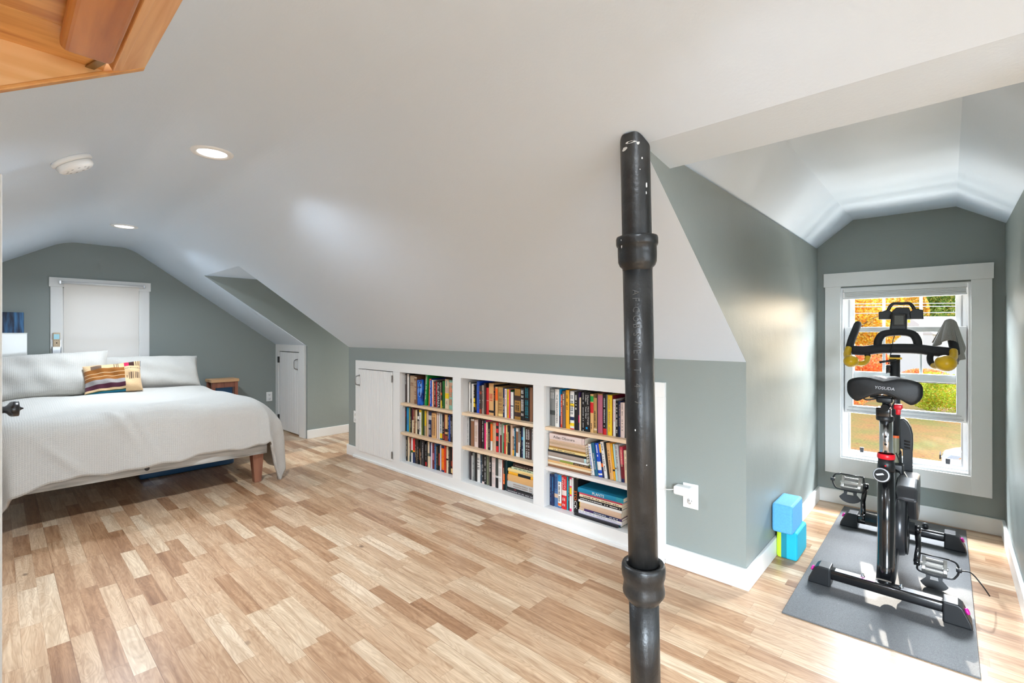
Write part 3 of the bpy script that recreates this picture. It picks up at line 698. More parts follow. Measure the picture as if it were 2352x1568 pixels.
# duvet
DXE, DYL, DYR, ZT = -4.138, .06, 1.40, .655
def duvet(i, j):
    # i: along the bed 0..1, j: across 0..1
    t_ = -.50+j*(.50+1.34+.68); E = .432+.09*min(1, max(0, (.16-t_)/.3))-.03*min(1, max(0, (t_-.6)/.6))+.006*math.sin(t_*17)+.005*math.sin(t_*31+1)
    s_ = i*(1.45+E)-1.45      # s_>0 beyond the foot edge; t_<0 or >1.28 beyond the sides
    fr = max(0, s_); sl = max(0, -t_); sr = max(0, t_-1.34)
    yb = DYL+min(max(t_, 0), 1.34); xb = DXE+min(s_, 0)
    sd = sr if sr > 0 else -sl
    d = math.hypot(fr, sd)
    r = .10+.10*min(1, sr/.3) if sr > 0 else .10
    if d > 1e-6:
        lim = r*PI/2
        if d < lim: out, drop = r*math.sin(d/r), r*(1-math.cos(d/r))
        else: out, drop = r+.05*(d-lim), r+(d-lim)*.99
        ux, uy = fr/d, sd/d
    else: out = drop = 0; ux = uy = 0
    # foot hem is drawn up a little at the right
    z = ZT-drop
    x, y = xb+ux*out, yb+uy*out
    cr = math.exp(-((t_-.64)/.75)**2)*.02-.05*max(0, -s_-.9)*0
    top = 1/(1+drop*6)
    z += top*(cr+.010*math.sin(s_*5.1+t_*2.3)+.008*math.sin(s_*3.1-t_*6.4)+.006*math.sin(t_*11+s_*9))
    # hanging folds
    f = min(1, max(0, (d-.12)/.3))
    wv = .012*math.sin(t_*9.3+1.2*math.sin(s_*4))+.006*math.sin(t_*21+2)
    x += f*ux*wv; y += f*uy*(.020*math.sin(s_*8)+.012*math.sin(s_*17))
    # soft long creases
    for (tc, sc_, ang, amp) in ((.50, .12, 1.05, .014), (.62, .20, 1.15, .012), (.22, .30, .8, .010), (1.05, .15, 1.35, .007)):
        w = (t_-tc)*math.sin(ang)-(s_-sc_)*math.cos(ang); l = (t_-tc)*math.cos(ang)+(s_-sc_)*math.sin(ang)
        g = amp*math.exp(-(w/.022)**2-(l/.20)**2); x += g*ux; z += g*(1-min(1, f))
    # tuck near the right foot corner: the cloth is drawn in and folds
    if sr > 0 and fr > 0:
        k = min(1, sr/.25)*min(1, fr/.25); th = math.atan2(sr, fr); x -= k*(.012+.012*math.sin(th*8)); y += k*(.020*math.sin(th*6)-.01); z += .05*k*math.exp(-((th-.55)/.25)**2)
    return Vector((x, y, max(z, .004)))
s = MB(); nu, nv = 110, 130
s.grid(duvet, nu, nv)
s.uv = [((i/nu)*2.0, (j/nv)*2.52) for i in range(nu+1) for j in range(nv+1)]
o = s.build('duvet', LINEN, solid=.022); tag(o, 'pale grey waffle weave duvet draped over the bed', 'duvet')
# pillows
def pillow(name, label, c, wdir, hdir, W, H, Tk, m, pw=2.6, cat='pillow', mf=None, mats=None, group=None, seed=1, nu=36, nv=26, pinch=.12, parts=False):
    c = Vector(c); wd = Vector(wdir).normalized(); hd = Vector(hdir).normalized(); nd = wd.cross(hd).normalized(); rr = random.Random(seed)
    ph = [rr.random()*6 for _ in range(6)]
    def f(sgn):
        def g(u, v):
            a, b_ = u*2-1, v*2-1
            e = max(0, (1-abs(a)**pw)*(1-abs(b_)**pw))**.42
            px = 1-pinch*(1-abs(b_)**2)*0-pinch*.35*(1-b_*b_)*abs(a)**4; py = 1-pinch*.6*(1-a*a)*abs(b_)**4
            w = .010*math.sin(a*5+ph[0])*e+.008*math.sin(b_*7+ph[1]+a*3)*e+.006*math.sin(a*13+b_*4+ph[2])*e
            q = c+wd*(a*W/2*px)+hd*(b_*H/2*py)+nd*(sgn*(Tk/2*e+.002)+w*sgn)
            q.z = max(q.z, .66 if False else -9); return q
        return g
    s = MB(); s.grid(f(1), nu, nv, mf=mf); s.grid(f(-1), nu, nv)
    s.uv = [((i/nu)*W, (j/nv)*H) for _ in range(2) for i in range(nu+1) for j in range(nv+1)]
    o = s.build(name, mats or m); tag(o, label, cat, group); return o
up = Vector((-.46, 0, .89))
pillow('pillow', 'long grey waffle pillow leaning at the left of the bed head', (-5.66, .30, .835), (.10, 1, .06), up, .80, .42, .24, PILLOWF, seed=3, group='bed pillows')
pillow('pillow', 'grey waffle pillow leaning at the right of the bed head under the window', (-5.74, 1.03, .815), (0, 1, -.02), up, .80, .36, .20, PILLOWF, seed=8, group='bed pillows')
CU = {k: fabric('cushion '+k, c, var=.12) for k, c in dict(cream=(226, 190, 146), ochre=(150, 92, 36), grey=(160, 154, 152), plum=(78, 34, 50), teal=(20, 112, 140), green=(60, 80, 56), pink=(214, 40, 84), dark=(64, 34, 28), taupe=(120, 96, 78)).items()}
cl = list(CU); cm = [CU[k] for k in cl]
def cf(u, v):
    k = 'cream'
    if u < .70:
        v2 = v
        if v2 < .05: k = 'teal'
        elif v2 < .09: k = 'green'
        elif v2 < .15: k = 'cream'
        elif v2 < .29: k = 'plum'
        elif v2 < .41: k = 'grey'
        elif v2 < .52: k = 'ochre'
        elif v2 < .54: k = 'cream'
        elif v2 < .63: k = 'ochre'
        elif v2 < .65: k = 'cream'
        elif v2 < .78: k = 'ochre'
        elif .12 < u < .30 and v2 < .92: k = 'taupe'
        elif .50 < u < .60 and int(u*60) % 2: k = 'taupe'
    else:
        if v > .80:
            if u < .78: k = 'pink'
            elif u < .86: k = 'dark'
            else: k = 'dark' if int(u*50) % 2 else 'cream'
        elif .36 < v < .56 and abs(u-.85) < .13-abs(v-.46)*.2: k = 'taupe' if int(u*90) % 2 else 'cream'
        elif .70 < v < .74: k = 'taupe' if int(u*80) % 2 else 'cream'
    return cl.index(k)
pillow('cushion', 'small patchwork cushion with brown and plum stripes in front of the pillows', (-5.46, .705, .80), (.05, 1, .085), (-.45, 0, .9), .40, .29, .13, None, mf=cf, mats=cm, cat='cushion', nu=72, nv=60, seed=5)
# storage bin under the bed
BLUE = mat('blue tinted plastic', (44, 84, 118), .15, spec=.7, coat=.4)
BLUEL = mat('pale blue rim plastic', (150, 190, 214), .15, spec=.7)
b = thing('storage_bin', 'long low blue plastic storage bin under the bed', 'storage bin', (-5.15, 1.14, 0))
s = MB(); s.bbox((-5.15, 1.14, .072), .30, .35, .070, .02); s.build('bin_body', BLUE, b)
s = MB(); s.bbox((-5.15, 1.14, .152), .312, .362, .010, .008); lid = s.build('lid', BLUE, b)
s = MB(); s.box(-4.846, -4.835, .79, 1.49, .098, .106); s.build('rim', BLUEL, b)
# bedside stool with a blue box
TOPW = wood('pale stool top wood', (200, 150, 104), (226, 182, 136), 1, 5, .4)
RED = wood('reddish stool wood', (120, 70, 52), (158, 98, 74), 2, 6, .4)
sx0, sx1, sy0, sy1 = -6.15, -5.93, 1.60, 1.86
b = thing('bedside_stool', 'narrow wooden stool with a pale top standing between bed and far wall', 'stool', ((sx0+sx1)/2, (sy0+sy1)/2, 0))
s = MB(); s.box(sx0, sx1, sy0-.01, sy1+.01, .660, .692); s.build('top', TOPW, b, bevel=.003)
for x in (sx0+.01, sx1-.045):
    for y in (sy0, sy1-.035):
        s = MB(); s.box(x, x+.035, y, y+.035, 0, .66); s.build('leg', RED, b, bevel=.002)
s = MB(); s.box(sx1-.035, sx1-.012, sy0+.035, sy1-.035, .60, .66); s.build('apron', RED, b)
s = MB(); s.box(sx0+.012, sx1-.012, sy0+.005, sy1-.005, .33, .35); s.build('shelf', TOPW, b)
s = MB(); s.box(sx0+.05, sx1-.05, sy0+.045, sy1-.045, .351, .60); o = s.build('box', mat('blue box card', (40, 92, 136), .5), bevel=.004); tag(o, 'blue box standing inside the wooden bedside stool', 'box')
# white glossy cabinet with blue canvas
GLOSS = mat('white gloss lacquer', (226, 226, 222), .12, spec=.6)
cb = thing('cabinet', 'white glossy cabinet against the far wall behind the left pillow', 'cabinet', (-6.16, -.25, 0))
s = MB(); s.box(-6.232, -6.10, -.70, .180, 0, 1.19); s.build('body', GLOSS, cb, bevel=.003)
s = MB(); s.box(-6.098, -6.082, -.255, .188, .06, 1.20); s.build('door', GLOSS, cb, bevel=.003)
s = MB(); s.box(-6.098, -6.082, -.70, -.259, .06, 1.20); s.build('door', GLOSS, cb, bevel=.003)
s = MB(); s.box(-6.232, -6.082, -.705, .190, 1.2005, 1.207); s.build('top', GLOSS, cb, bevel=.002)
def forest():
    m, t, b, out = nt('blue forest canvas'); L = t.links.new
    tc = N(t, 'ShaderNodeTexCoord'); mp = N(t, 'ShaderNodeMapping'); mp.inputs['Scale'].default_value = (10, 34, 3); L(tc.outputs['Object'], mp.inputs['Vector'])
    no = N(t, 'ShaderNodeTexNoise'); no.inputs['Scale'].default_value = 1; no.inputs['Detail'].default_value = 5; L(mp.outputs[0], no.inputs['Vector'])
    rp = N(t, 'ShaderNodeValToRGB'); rp.color_ramp.elements[0].position = .42; rp.color_ramp.elements[1].position = .72
    rp.color_ramp.elements[0].color = (.006, .012, .035, 1); rp.color_ramp.elements[1].color = (.05, .20, .42, 1); L(no.outputs['Fac'], rp.inputs['Fac'])
    L(rp.outputs['Color'], b.inputs['Base Color']); b.inputs['Roughness'].default_value = .5; return m
s = MB(); s.obox((-6.165, -.22, 1.2075), (0, .39, 0), (-.03, 0, .185), (-.022, 0, 0)); o = s.build('canvas', forest(), bevel=.002); tag(o, 'dark blue canvas of bare trees leaning on top of the white cabinet', 'picture')
# remote in a wall cradle on the window casing
b = thing('remote_holder', 'clear wall cradle on the left casing of the far window', 'holder', (-6.222, .385, 1.02))
CLEAR = mat('clear acrylic', (226, 228, 232), .1, spec=.6)
s = MB(); s.box(-6.232, -6.228, .355, .418, 1.01, 1.14); s.box(-6.228, -6.198, .355, .359, 1.01, 1.075); s.box(-6.228, -6.198, .414, .418, 1.01, 1.075); s.box(-6.228, -6.198, .355, .418, 1.01, 1.014); s.box(-6.2015, -6.198, .355, .418, 1.01, 1.075); s.build('cradle', CLEAR, b)
b = thing('remote_control', 'tan remote control with a pale blue screen in the cradle on the window casing', 'remote control', (-6.214, .386, 1.016))
s = MB(); s.bbox((-6.214, .386, 1.112), .0115, .025, .098, .006); s.build('body', mat('tan remote plastic', (206, 182, 150), .4), b)
s = MB(); s.box(-6.2026, -6.2015, .366, .406, 1.148, 1.195); s.build('screen', mat('pale blue screen', (140, 200, 214), .2), b)
s = MB(); s.lathe([(.0, 0), (.005, 0), (.005, .001), (0, .001)], (-6.2025, .386, 1.112), (1, 0, 0), 14)
for k in (-.012, 0, .012): s.box(-6.2026, -6.2016, .383+k, .389+k, 1.136, 1.139)
s.build('buttons', IRON, b)
# yoga blocks
YT = mat('turquoise foam', (22, 176, 206), .75, bump=.15, scale=160); YD = mat('dark teal foam', (10, 130, 150), .75, bump=.15, scale=160); YL = mat('lime foam', (186, 220, 40), .75, bump=.15, scale=160)
YB = mat('sky blue foam', (96, 176, 226), .75, bump=.2, scale=120, var=.15)
s = MB(); xs = (-.682, -.655, -.630, -.585)
s.bbox((-.6335, 2.96, .075), .0485, .1145, .075, .012)
for i, f in enumerate(s.f):
    cx = sum(s.v[k][0] for k in f)/len(f)
    s.m[i] = 0 if cx > xs[2] else (1 if cx > xs[1] else 2)
# split the long faces so that the stripes are crisp
s2 = MB()
for i, (a, b_) in enumerate(((-.585, -.632), (-.632, -.657), (-.657, -.682))): pass
s = MB(); r_ = .010
def stripe_block(s, cuts, y0, y1, z0, z1, r, mats):
    prof = []
    for cx, cy, a0 in ((y1-r, z1-r, 0), (y0+r, z1-r, PI/2), (y0+r, z0+r, PI), (y1-r, z0+r, 1.5*PI)):
        for k in range(5): a = a0+PI/2*k/4; prof.append((cx+r*math.cos(a), cy+r*math.sin(a)))
    cy, cz = (y0+y1)/2, (z0+z1)/2; n = len(prof); rings = [(cuts[0], 1-.0), ]
    xsr = [(cuts[0], r*.7), (cuts[0]+r*.35, r*.2), (cuts[0]+r, 0)]+[(c, 0) for c in cuts[1:-1]]+[(cuts[-1]-r, 0), (cuts[-1]-r*.35, r*.2), (cuts[-1], r*.7)]
    b = len(s.v)
    for x, ins in xsr:
        for y, z in prof:
            dy, dz = y-cy, z-cz; s.v.append((x, y-math.copysign(ins, dy), z-math.copysign(ins, dz)))
    for k in range(len(xsr)-1):
        xm = (xsr[k][0]+xsr[k+1][0])/2; mi = next((i for i in range(len(cuts)-1) if cuts[i] <= xm <= cuts[i+1]), 0)
        for j in range(n): l = (j+1) % n; s.f.append((b+k*n+j, b+k*n+l, b+(k+1)*n+l, b+(k+1)*n+j)); s.m.append(mats[mi]); s.sm.append(False)
    s.f.append(tuple(b+j for j in range(n))); s.m.append(mats[0]); s.sm.append(False)
    s.f.append(tuple(b+(len(xsr)-1)*n+j for j in range(n))[::-1]); s.m.append(mats[-1]); s.sm.append(False)
stripe_block(s, (-.683, -.660, -.634, -.585), 2.845, 3.072, .0005, .149, .011, (2, 1, 0))
o = s.build('yoga_block', [YT, YD, YL]); tag(o, 'lower yoga block, turquoise with lime and teal stripes, standing on the floor', 'yoga block', 'yoga blocks')
s = MB(); stripe_block(s, (-.694, -.597), 2.80, 3.03, .1495, .298, .011, (0,)); o = s.build('yoga_block', YB); tag(o, 'upper yoga block, plain sky blue, stacked on the striped block', 'yoga block', 'yoga blocks')
# exercise mat
def matm():
    m, t, b, out = nt('charcoal rubber mat'); L = t.links.new
    tc = N(t, 'ShaderNodeTexCoord'); no = N(t, 'ShaderNodeTexNoise'); no.inputs['Scale'].default_value = 420; no.inputs['Detail'].default_value = 3; L(tc.outputs['Object'], no.inputs['Vector'])
    vo = N(t, 'ShaderNodeTexVoronoi'); vo.inputs['Scale'].default_value = 26; L(tc.outputs['Object'], vo.inputs['Vector'])
    rp = N(t, 'ShaderNodeValToRGB'); rp.color_ramp.elements[0].position = .3; rp.color_ramp.elements[1].position = .7
    rp.color_ramp.elements[0].color = (.05, .051, .053, 1); rp.color_ramp.elements[1].color = (.13, .132, .137, 1); L(no.outputs['Fac'], rp.inputs['Fac'])
    lt = N(t, 'ShaderNodeMath', operation='LESS_THAN'); lt.inputs[1].default_value = .045; L(vo.outputs['Distance'], lt.inputs[0])
    mx = N(t, 'ShaderNodeMix', data_type='RGBA'); L(lt.outputs[0], mx.inputs['Factor']); L(rp.outputs['Color'], mx.inputs['A']); mx.inputs['B'].default_value = (.22, .22, .22, 1)
    L(mx.outputs['Result'], b.inputs['Base Color']); b.inputs['Roughness'].default_value = .55
    bp = N(t, 'ShaderNodeBump'); bp.inputs['Strength'].default_value = .5; bp.inputs['Distance'].default_value = .001; L(no.outputs['Fac'], bp.inputs['Height']); L(bp.outputs['Normal'], b.inputs['Normal'])
    return m
s = MB(); s.prism([(-.528, 2.283, .0005), (.083, 2.312, .0005), (.078, 3.99, .0005), (-.534, 3.985, .0005)], (0, 0, .006)); o = s.build('exercise_mat', matm(), bevel=.002); tag(o, 'charcoal rubber mat on the floor under the exercise bike', 'mat')
# ================================================================= built-in bookcase
YF = 2.365                                     # face of the built-in
BAYS = [(-3.50, -2.795), (-2.70, -1.99), (-1.90, -1.235)]
ZB, ZTOP = .098, .866
SHZ = [(.602, .348), (.608, .352), (.606, .350)]   # shelf tops
BK = thing('bookcase', 'white built-in bookcase with three bays and a beadboard door in the green knee wall', 'bookcase', (-2.67, 2.5, 0))
SHELFW = wood('clear pine shelf', (216, 184, 148), (238, 212, 180), 0, 4, .5)
SHELFP = mat('old white shelf paint', (226, 220, 216), .45)
DARKW = wood('unpainted brown board', (110, 82, 60), (142, 108, 80), 0, 4, .6)
INW = mat('bookcase interior paint', (222, 222, 220), .45)
s = MB()
XL, XR = -4.244, -1.093
s.box(XL, XR, YF, YN+.004, .866, .943); s.box(XL, XR, YF, YN+.004, .02, ZB-.004)
for a, b_ in ((XL, -4.185), (-3.60, BAYS[0][0]), (BAYS[0][1], BAYS[1][0]), (BAYS[1][1], BAYS[2][0]), (BAYS[2][1], XR)): s.box(a, b_, YF, YN+.004, ZB-.004, .866)
s.build('face_frame', TRIM, BK, bevel=.0015)
s = MB(); s.box(XL-.03, XR+.004, YF-.014, YF, 0, .022); s.build('floor_strip', TRIM, BK, bevel=.003)
s = MB(); s.box(-4.19, BAYS[2][1]+.02, 2.652, 2.668, .02, .90); s.build('back_panel', DARKW, BK)
s = MB(); s.box(-4.20, BAYS[0][0]-.0185, YN+.004, 2.652, .868, .884); s.build('top_board', DARKW, BK)
s = MB(); s.box(-4.20, -4.185, YN+.004, 2.652, .02, .868); s.build('side_panel', INW, BK)
s = MB(); s.box(-4.185, BAYS[0][0]-.0185, YN+.004, 2.652, .03, .05); s.build('bottom_board', INW, BK)
for k, (a, b_) in enumerate(BAYS):
    for x0, x1 in ((a-.018, a), (b_, b_+.018)):
        s = MB(); s.box(x0, x1, YN+.004, 2.652, ZB-.004, .885); s.build('side_panel', INW, BK)
    s = MB(); s.box(a, b_, YN+.004, 2.652, ZB-.022, ZB-.004); s.build('bottom_board', INW, BK)
    s = MB(); s.box(a, b_, YN+.004, 2.652, .868, .884); s.build('top_board', DARKW, BK)
    for q, z in enumerate(SHZ[k]):
        s = MB(); m_ = SHELFP if (k, q) == (2, 1) else SHELFW
        s.box(a+.0005, b_-.0005, 2.376, 2.65, z-.021, z); s.build('shelf', m_, BK, bevel=.0015)
        for x0, x1 in ((a, a+.012), (b_-.012, b_)): s = MB(); s.box(x0, x1, YN+.006, 2.64, z-.040, z-.0212); s.build('shelf_cleat', INW, BK)
s = MB(); beadboard(s, -4.178, -3.607, YF-.006, .078, .86, 12, .02); dp = s.build('door', TRIM, BK)
s = MB(); s.tube(smooth_path([(-4.160, YF-.008, .800), (-4.163, YF-.040, .790), (-4.163, YF-.046, .755), (-4.163, YF-.040, .718), (-4.160, YF-.008, .708)]), .0055, 8); s.lathe([(.009, 0), (.009, .004), (0, .004)], (-4.16, YF-.006, .80), (0, -1, 0), 12); s.lathe([(.009, 0), (.009, .004), (0, .004)], (-4.16, YF-.006, .708), (0, -1, 0), 12); s.build('door_handle', NICK, dp)
for z in (.77, .10):
    s = MB(); s.box(-3.611, -3.602, YF-.012, YF-.001, z, z+.062); s.build('hinge', NICK, BK)
# ================================================================= books
PAL = dict(k=(20, 20, 22), dk=(62, 56, 60), g=(126, 128, 126), lg=(190, 188, 186), w=(232, 228, 222), c=(228, 206, 172), t=(186, 158, 128), t2=(222, 172, 112), tp=(208, 176, 150), b=(136, 92, 64), db=(58, 40, 36), m=(112, 24, 36), m2=(52, 14, 18), r=(208, 30, 36), rb=(150, 58, 40), o=(244, 104, 20), ro=(214, 60, 24), y=(240, 200, 24), y2=(236, 208, 140), gr=(22, 152, 62), dg=(20, 96, 32), dg2=(20, 60, 64), dg3=(60, 66, 62), ol=(136, 144, 62), ol2=(112, 116, 92), sg=(128, 156, 128), sg2=(198, 208, 172), bl=(18, 76, 196), nv=(24, 40, 82), sb=(74, 112, 158), sb2=(52, 72, 88), tl=(34, 140, 156), tl2=(20, 92, 122), tl3=(20, 128, 164), sk=(20, 148, 206), aq=(140, 186, 166), aq2=(176, 212, 214), pk=(238, 56, 110), pw=(226, 204, 196), pu=(66, 44, 92), mv=(176, 96, 118), lav=(212, 204, 218), kh=(184, 146, 86), gd=(164, 120, 52), or2=(238, 168, 30), rs=(200, 64, 84), wg=(160, 144, 132), bn=(104, 92, 84), dpk=(230, 20, 110))
DESC = dict(k='black', dk='dark grey', g='grey', lg='light grey', w='white', c='cream', t='tan', t2='golden tan', tp='beige', b='brown', db='dark brown', m='maroon', m2='very dark maroon', r='red', rb='rust brown', o='orange', ro='red orange', y='yellow', y2='pale yellow', gr='bright green', dg='dark green', dg2='dark teal', dg3='greenish grey', ol='olive', ol2='grey olive', sg='sage green', sg2='pale green', bl='bright blue', nv='navy', sb='steel blue', sb2='slate blue', tl='teal', tl2='deep teal', tl3='turquoise', sk='sky blue', aq='aqua', aq2='pale blue', pk='pink', pw='pinkish white', pu='purple', mv='mauve', lav='lavender', kh='khaki', gd='bronze', or2='amber', rs='rose', wg='warm grey', bn='brown grey', dpk='hot pink')
BM = {}
def bm(k):
    if k not in BM: BM[k] = mat('book cloth '+DESC[k], PAL[k], .42, bump=.05, scale=300, var=.10)
    return BM[k]
PAGE = mat('book pages', (226, 214, 194), .8, bump=.2, scale=400)
ORD = 'first second third fourth fifth sixth seventh eighth ninth tenth eleventh twelfth thirteenth fourteenth fifteenth sixteenth seventeenth eighteenth nineteenth twentieth twenty-first twenty-second twenty-third twenty-fourth twenty-fifth twenty-sixth twenty-seventh twenty-eighth twenty-ninth thirtieth thirty-first thirty-second'.split()
BAYN = ['left', 'middle', 'right']; ROWN = ['top', 'middle', 'bottom']
rb = random.Random(11)
DARKC = set('k dk db m m2 r rb nv dg dg2 dg3 bl pu tl2 sb sb2 gr tl tl3 b bn sk ro rs mv'.split())
def make_book(o, a, l, d, t, L, D, col, label, group, bands=(), text=None, marks=None, rounded=None, texth=None, name='book'):
    """o corner; unit vectors a (thickness), l (length along the spine), d (depth into the shelf)"""
    o, a, l, d = Vector(o), Vector(a), Vector(l), Vector(d)
    keys = [col]+[bnd[2] for bnd in bands if bnd[2] != col]; keys = list(dict.fromkeys(keys)); mats = [bm(k) for k in keys]
    c = MB(); th = min(.0028, t*.18); hard = rounded if rounded is not None else t > .02
    P = lambda x, z, y: o+a*x+l*z+d*y
    # cover: spine (slightly domed) plus two boards
    nseg = 5; arc = []
    for k in range(nseg+1):
        x = t*k/nseg; arc.append((x, (-.0035 if hard else -.001)*math.sin(PI*k/nseg)))
    cuts = sorted({0.0, 1.0}|{v for b0, b1, _ in bands for v in (b0, b1)})
    b = len(c.v)
    for q in cuts:
        for x, y in arc: c.v.append(tuple(P(x, q*L, y)))
    for i in range(len(cuts)-1):
        mid = (cuts[i]+cuts[i+1])/2; mi = 0
        for b0, b1, kk in bands:
            if b0 <= mid <= b1: mi = keys.index(kk)
        for k in range(nseg):
            n1 = b+i*(nseg+1)+k; c.f.append((n1, n1+1, n1+nseg+2, n1+nseg+1)); c.m.append(mi); c.sm.append(True)
    c.obox(P(0, 0, .001), a*t, l*L, d*th); 
    c.obox(P(0, 0, .0), a*th, l*L, d*D); c.obox(P(t-th, 0, .0), a*th, l*L, d*D)
    bk = c.build(name, mats); tag(bk, label, 'book', group)
    s = MB(); ov = .003 if hard else 0.0005
    s.obox(P(th, ov, th+.001), a*(t-2*th), l*(L-2*ov), d*(D-ov-th-.001)); s.build('pages', PAGE, bk)
    yo = -.0042 if hard else -.0016
    if text:
        for (st, tk, f0, f1, w0, w1, horiz) in text:
            s = MB()
            if horiz: put_text(s, st, P(t*w0, L*f0, yo), a*(t*(w1-w0)), l*(L*(f1-f0)))
            else: put_text(s, st, P(t*w0, L*f1, yo), -l*(L*(f1-f0)), a*(t*(w1-w0)))
            s.build('spine_title', bm(tk), bk)
    if marks:
        mk, f0, f1 = marks; s = MB(); q = f0
        lines = 2 if t > .03 else 1
        while q < f1:
            w = rb.uniform(.018, .05)
            if rb.random() < .82:
                for ln in range(lines):
                    x0 = t*(.34 if lines == 1 else (.22 if ln == 0 else .56)); x1 = x0+t*(.30 if lines == 1 else .22)*rb.uniform(.75, 1)
                    s.obox(P(x0, q*L, yo), a*(x1-x0), l*(w*.72*L), d*.0008)
            q += w
        if s.v: s.build('spine_marks', bm(mk), bk)
    return bk
def row(bay, r, crop, yS, items):
    x0, y0, sc = crop; zb = ([*SHZ[bay], ZB-.004])[r]; bx = BAYS[bay]; prev = bx[0]+.001; nth = 0
    grp = f'books upright on the {ROWN[r]} shelf of the {BAYN[bay]} bookcase bay'
    for it in items:
        xl, xr, yt, col = it[:4]; op = it[4] if len(it) > 4 else {}
        uL, uR, vT = x0+xl/sc, x0+xr/sc, y0+yt/sc
        wL, wR = at(uL, HY, 1, yS).x, at(uR, HY, 1, yS).x
        wL = max(wL, prev); wR = max(wR, wL+.006); wR = min(wR, bx[1]-.002) if not op.get('lean') else wR
        if wR-wL < .004: wL = wR-.005
        zt = at((uL+uR)/2, vT, 1, yS).z; zz = zb+op.get('zo', 0)
        H = max(.10, min(zt-zz, .258 if r == 0 else .2095))
        prev = wR+.0004; nth += 1
        lean = op.get('lean', 0)/sc                       # px the top is shifted
        dx = (at(uL+lean, HY, 1, yS).x-at(uL, HY, 1, yS).x) if lean else 0
        an = math.atan2(dx, H); a = Vector((math.cos(an), 0, -math.sin(an))); l = Vector((math.sin(an), 0, math.cos(an)))
        L = H/math.cos(an); t = wR-wL
        o = Vector((wL, yS+rb.uniform(0, .006), zz+.0004+(t*math.sin(an) if an > 0 else 0)))
        if lean: t = t*math.cos(an)
        D = min(.19, max(.12, L*.68))
        mk = op.get('mk'); 
        if mk is None and not op.get('tx') and 'mk' not in op and rb.random() < .75:
            mk = (('lg' if rb.random() < .5 else 'c') if col in DARKC else rb.choice(['db', 'k', 'nv']), .12+.2*rb.random(), .6+.3*rb.random())
        lab = op.get('lb') or f"{DESC[col]} {'leaning ' if abs(lean) > .5 else ''}{'thin ' if t < .014 else ('thick ' if t > .042 else '')}book"
        label = f"{lab}, {ORD[nth-1]} from left, {ROWN[r]} shelf, {BAYN[bay]} bookcase bay"
        make_book(o, a, l, (0, 1, 0), t-.0003, L, D, col, label, grp, op.get('bd', ()), op.get('tx'), mk)
def stack(bay, r, crop, yS, items, word):
    """books lying flat: (xl, xr, ytop, ybottom) of the left end of the spine"""
    x0, y0, sc = crop; zb = ([*SHZ[bay], ZB-.004])[r]; z = zb+.0004
    grp = f'books lying flat on the {ROWN[r]} shelf of the {BAYN[bay]} bookcase bay'; n = len(items)
    for i, it in enumerate(items):                        # bottom to top
        xl, xr, yt, yb, col = it[:5]; op = it[5] if len(it) > 5 else {}
        uL, uR = x0+xl/sc, x0+xr/sc
        A = at(uL, HY, 1, yS).x; B = min(at(uR, HY, 1, yS).x, BAYS[bay][1]-.004); A = max(A, BAYS[bay][0]+.002)
        t = abs(at(uL, y0+yt/sc, 1, yS).z-at(uL, y0+yb/sc, 1, yS).z)
        t = min(t, op.get('max', .2))
        # reading direction: spine text left to right, so the length axis runs along +x and thickness upwards
        make_flat(Vector((A, yS+op.get('dy', 0), z)), B-A, t-.0004, op.get('D', .16), col, f"{op.get('lb', DESC[col]+' book')}, {ORD[n-1-i]} from top, flat stack, {ROWN[r]} shelf, {BAYN[bay]} bay", grp, op)
        z += t
def make_flat(o, L, t, D, col, label, grp, op):
    bd = op.get('bd', ()); mk = op.get('mk')
    b = make_book(o, (0, 0, 1), (1, 0, 0), (0, 1, 0), t, L, D, col, label, grp, bd, None, mk, rounded=op.get('hard'))
    if op.get('tx'):
        st, tk, f0, f1, w0, w1 = op['tx']; s = MB()
        put_text(s, st, Vector(o)+Vector((L*f0, -.0044 if (op.get('hard') or (op.get('hard') is None and t > .02)) else -.0018, t*w0)), (L*(f1-f0), 0, 0), (0, 0, t*(w1-w0))); s.build('spine_title', bm(tk), b)
    return b
T_ = lambda st, k, f0, f1, w0=.25, w1=.8, h=False: (st, k, f0, f1, w0, w1, h)
C = (900, 840, 13.835)
row(0, 0, C, 2.42, [(405, 480, 250, 'db', dict(mk=('lg', .6, .95))), (480, 545, 255, 'w', dict(mk=False)), (546, 561, 260, 'k', dict(mk=False)), (562, 706, 310, 't', dict(bd=((.55, .555, 'b'), (.62, .63, 'b')), mk=('b', .64, .72))), (710, 797, 330, 'b', dict(bd=((.93, .96, 'c'),), mk=('c', .1, .85)))])
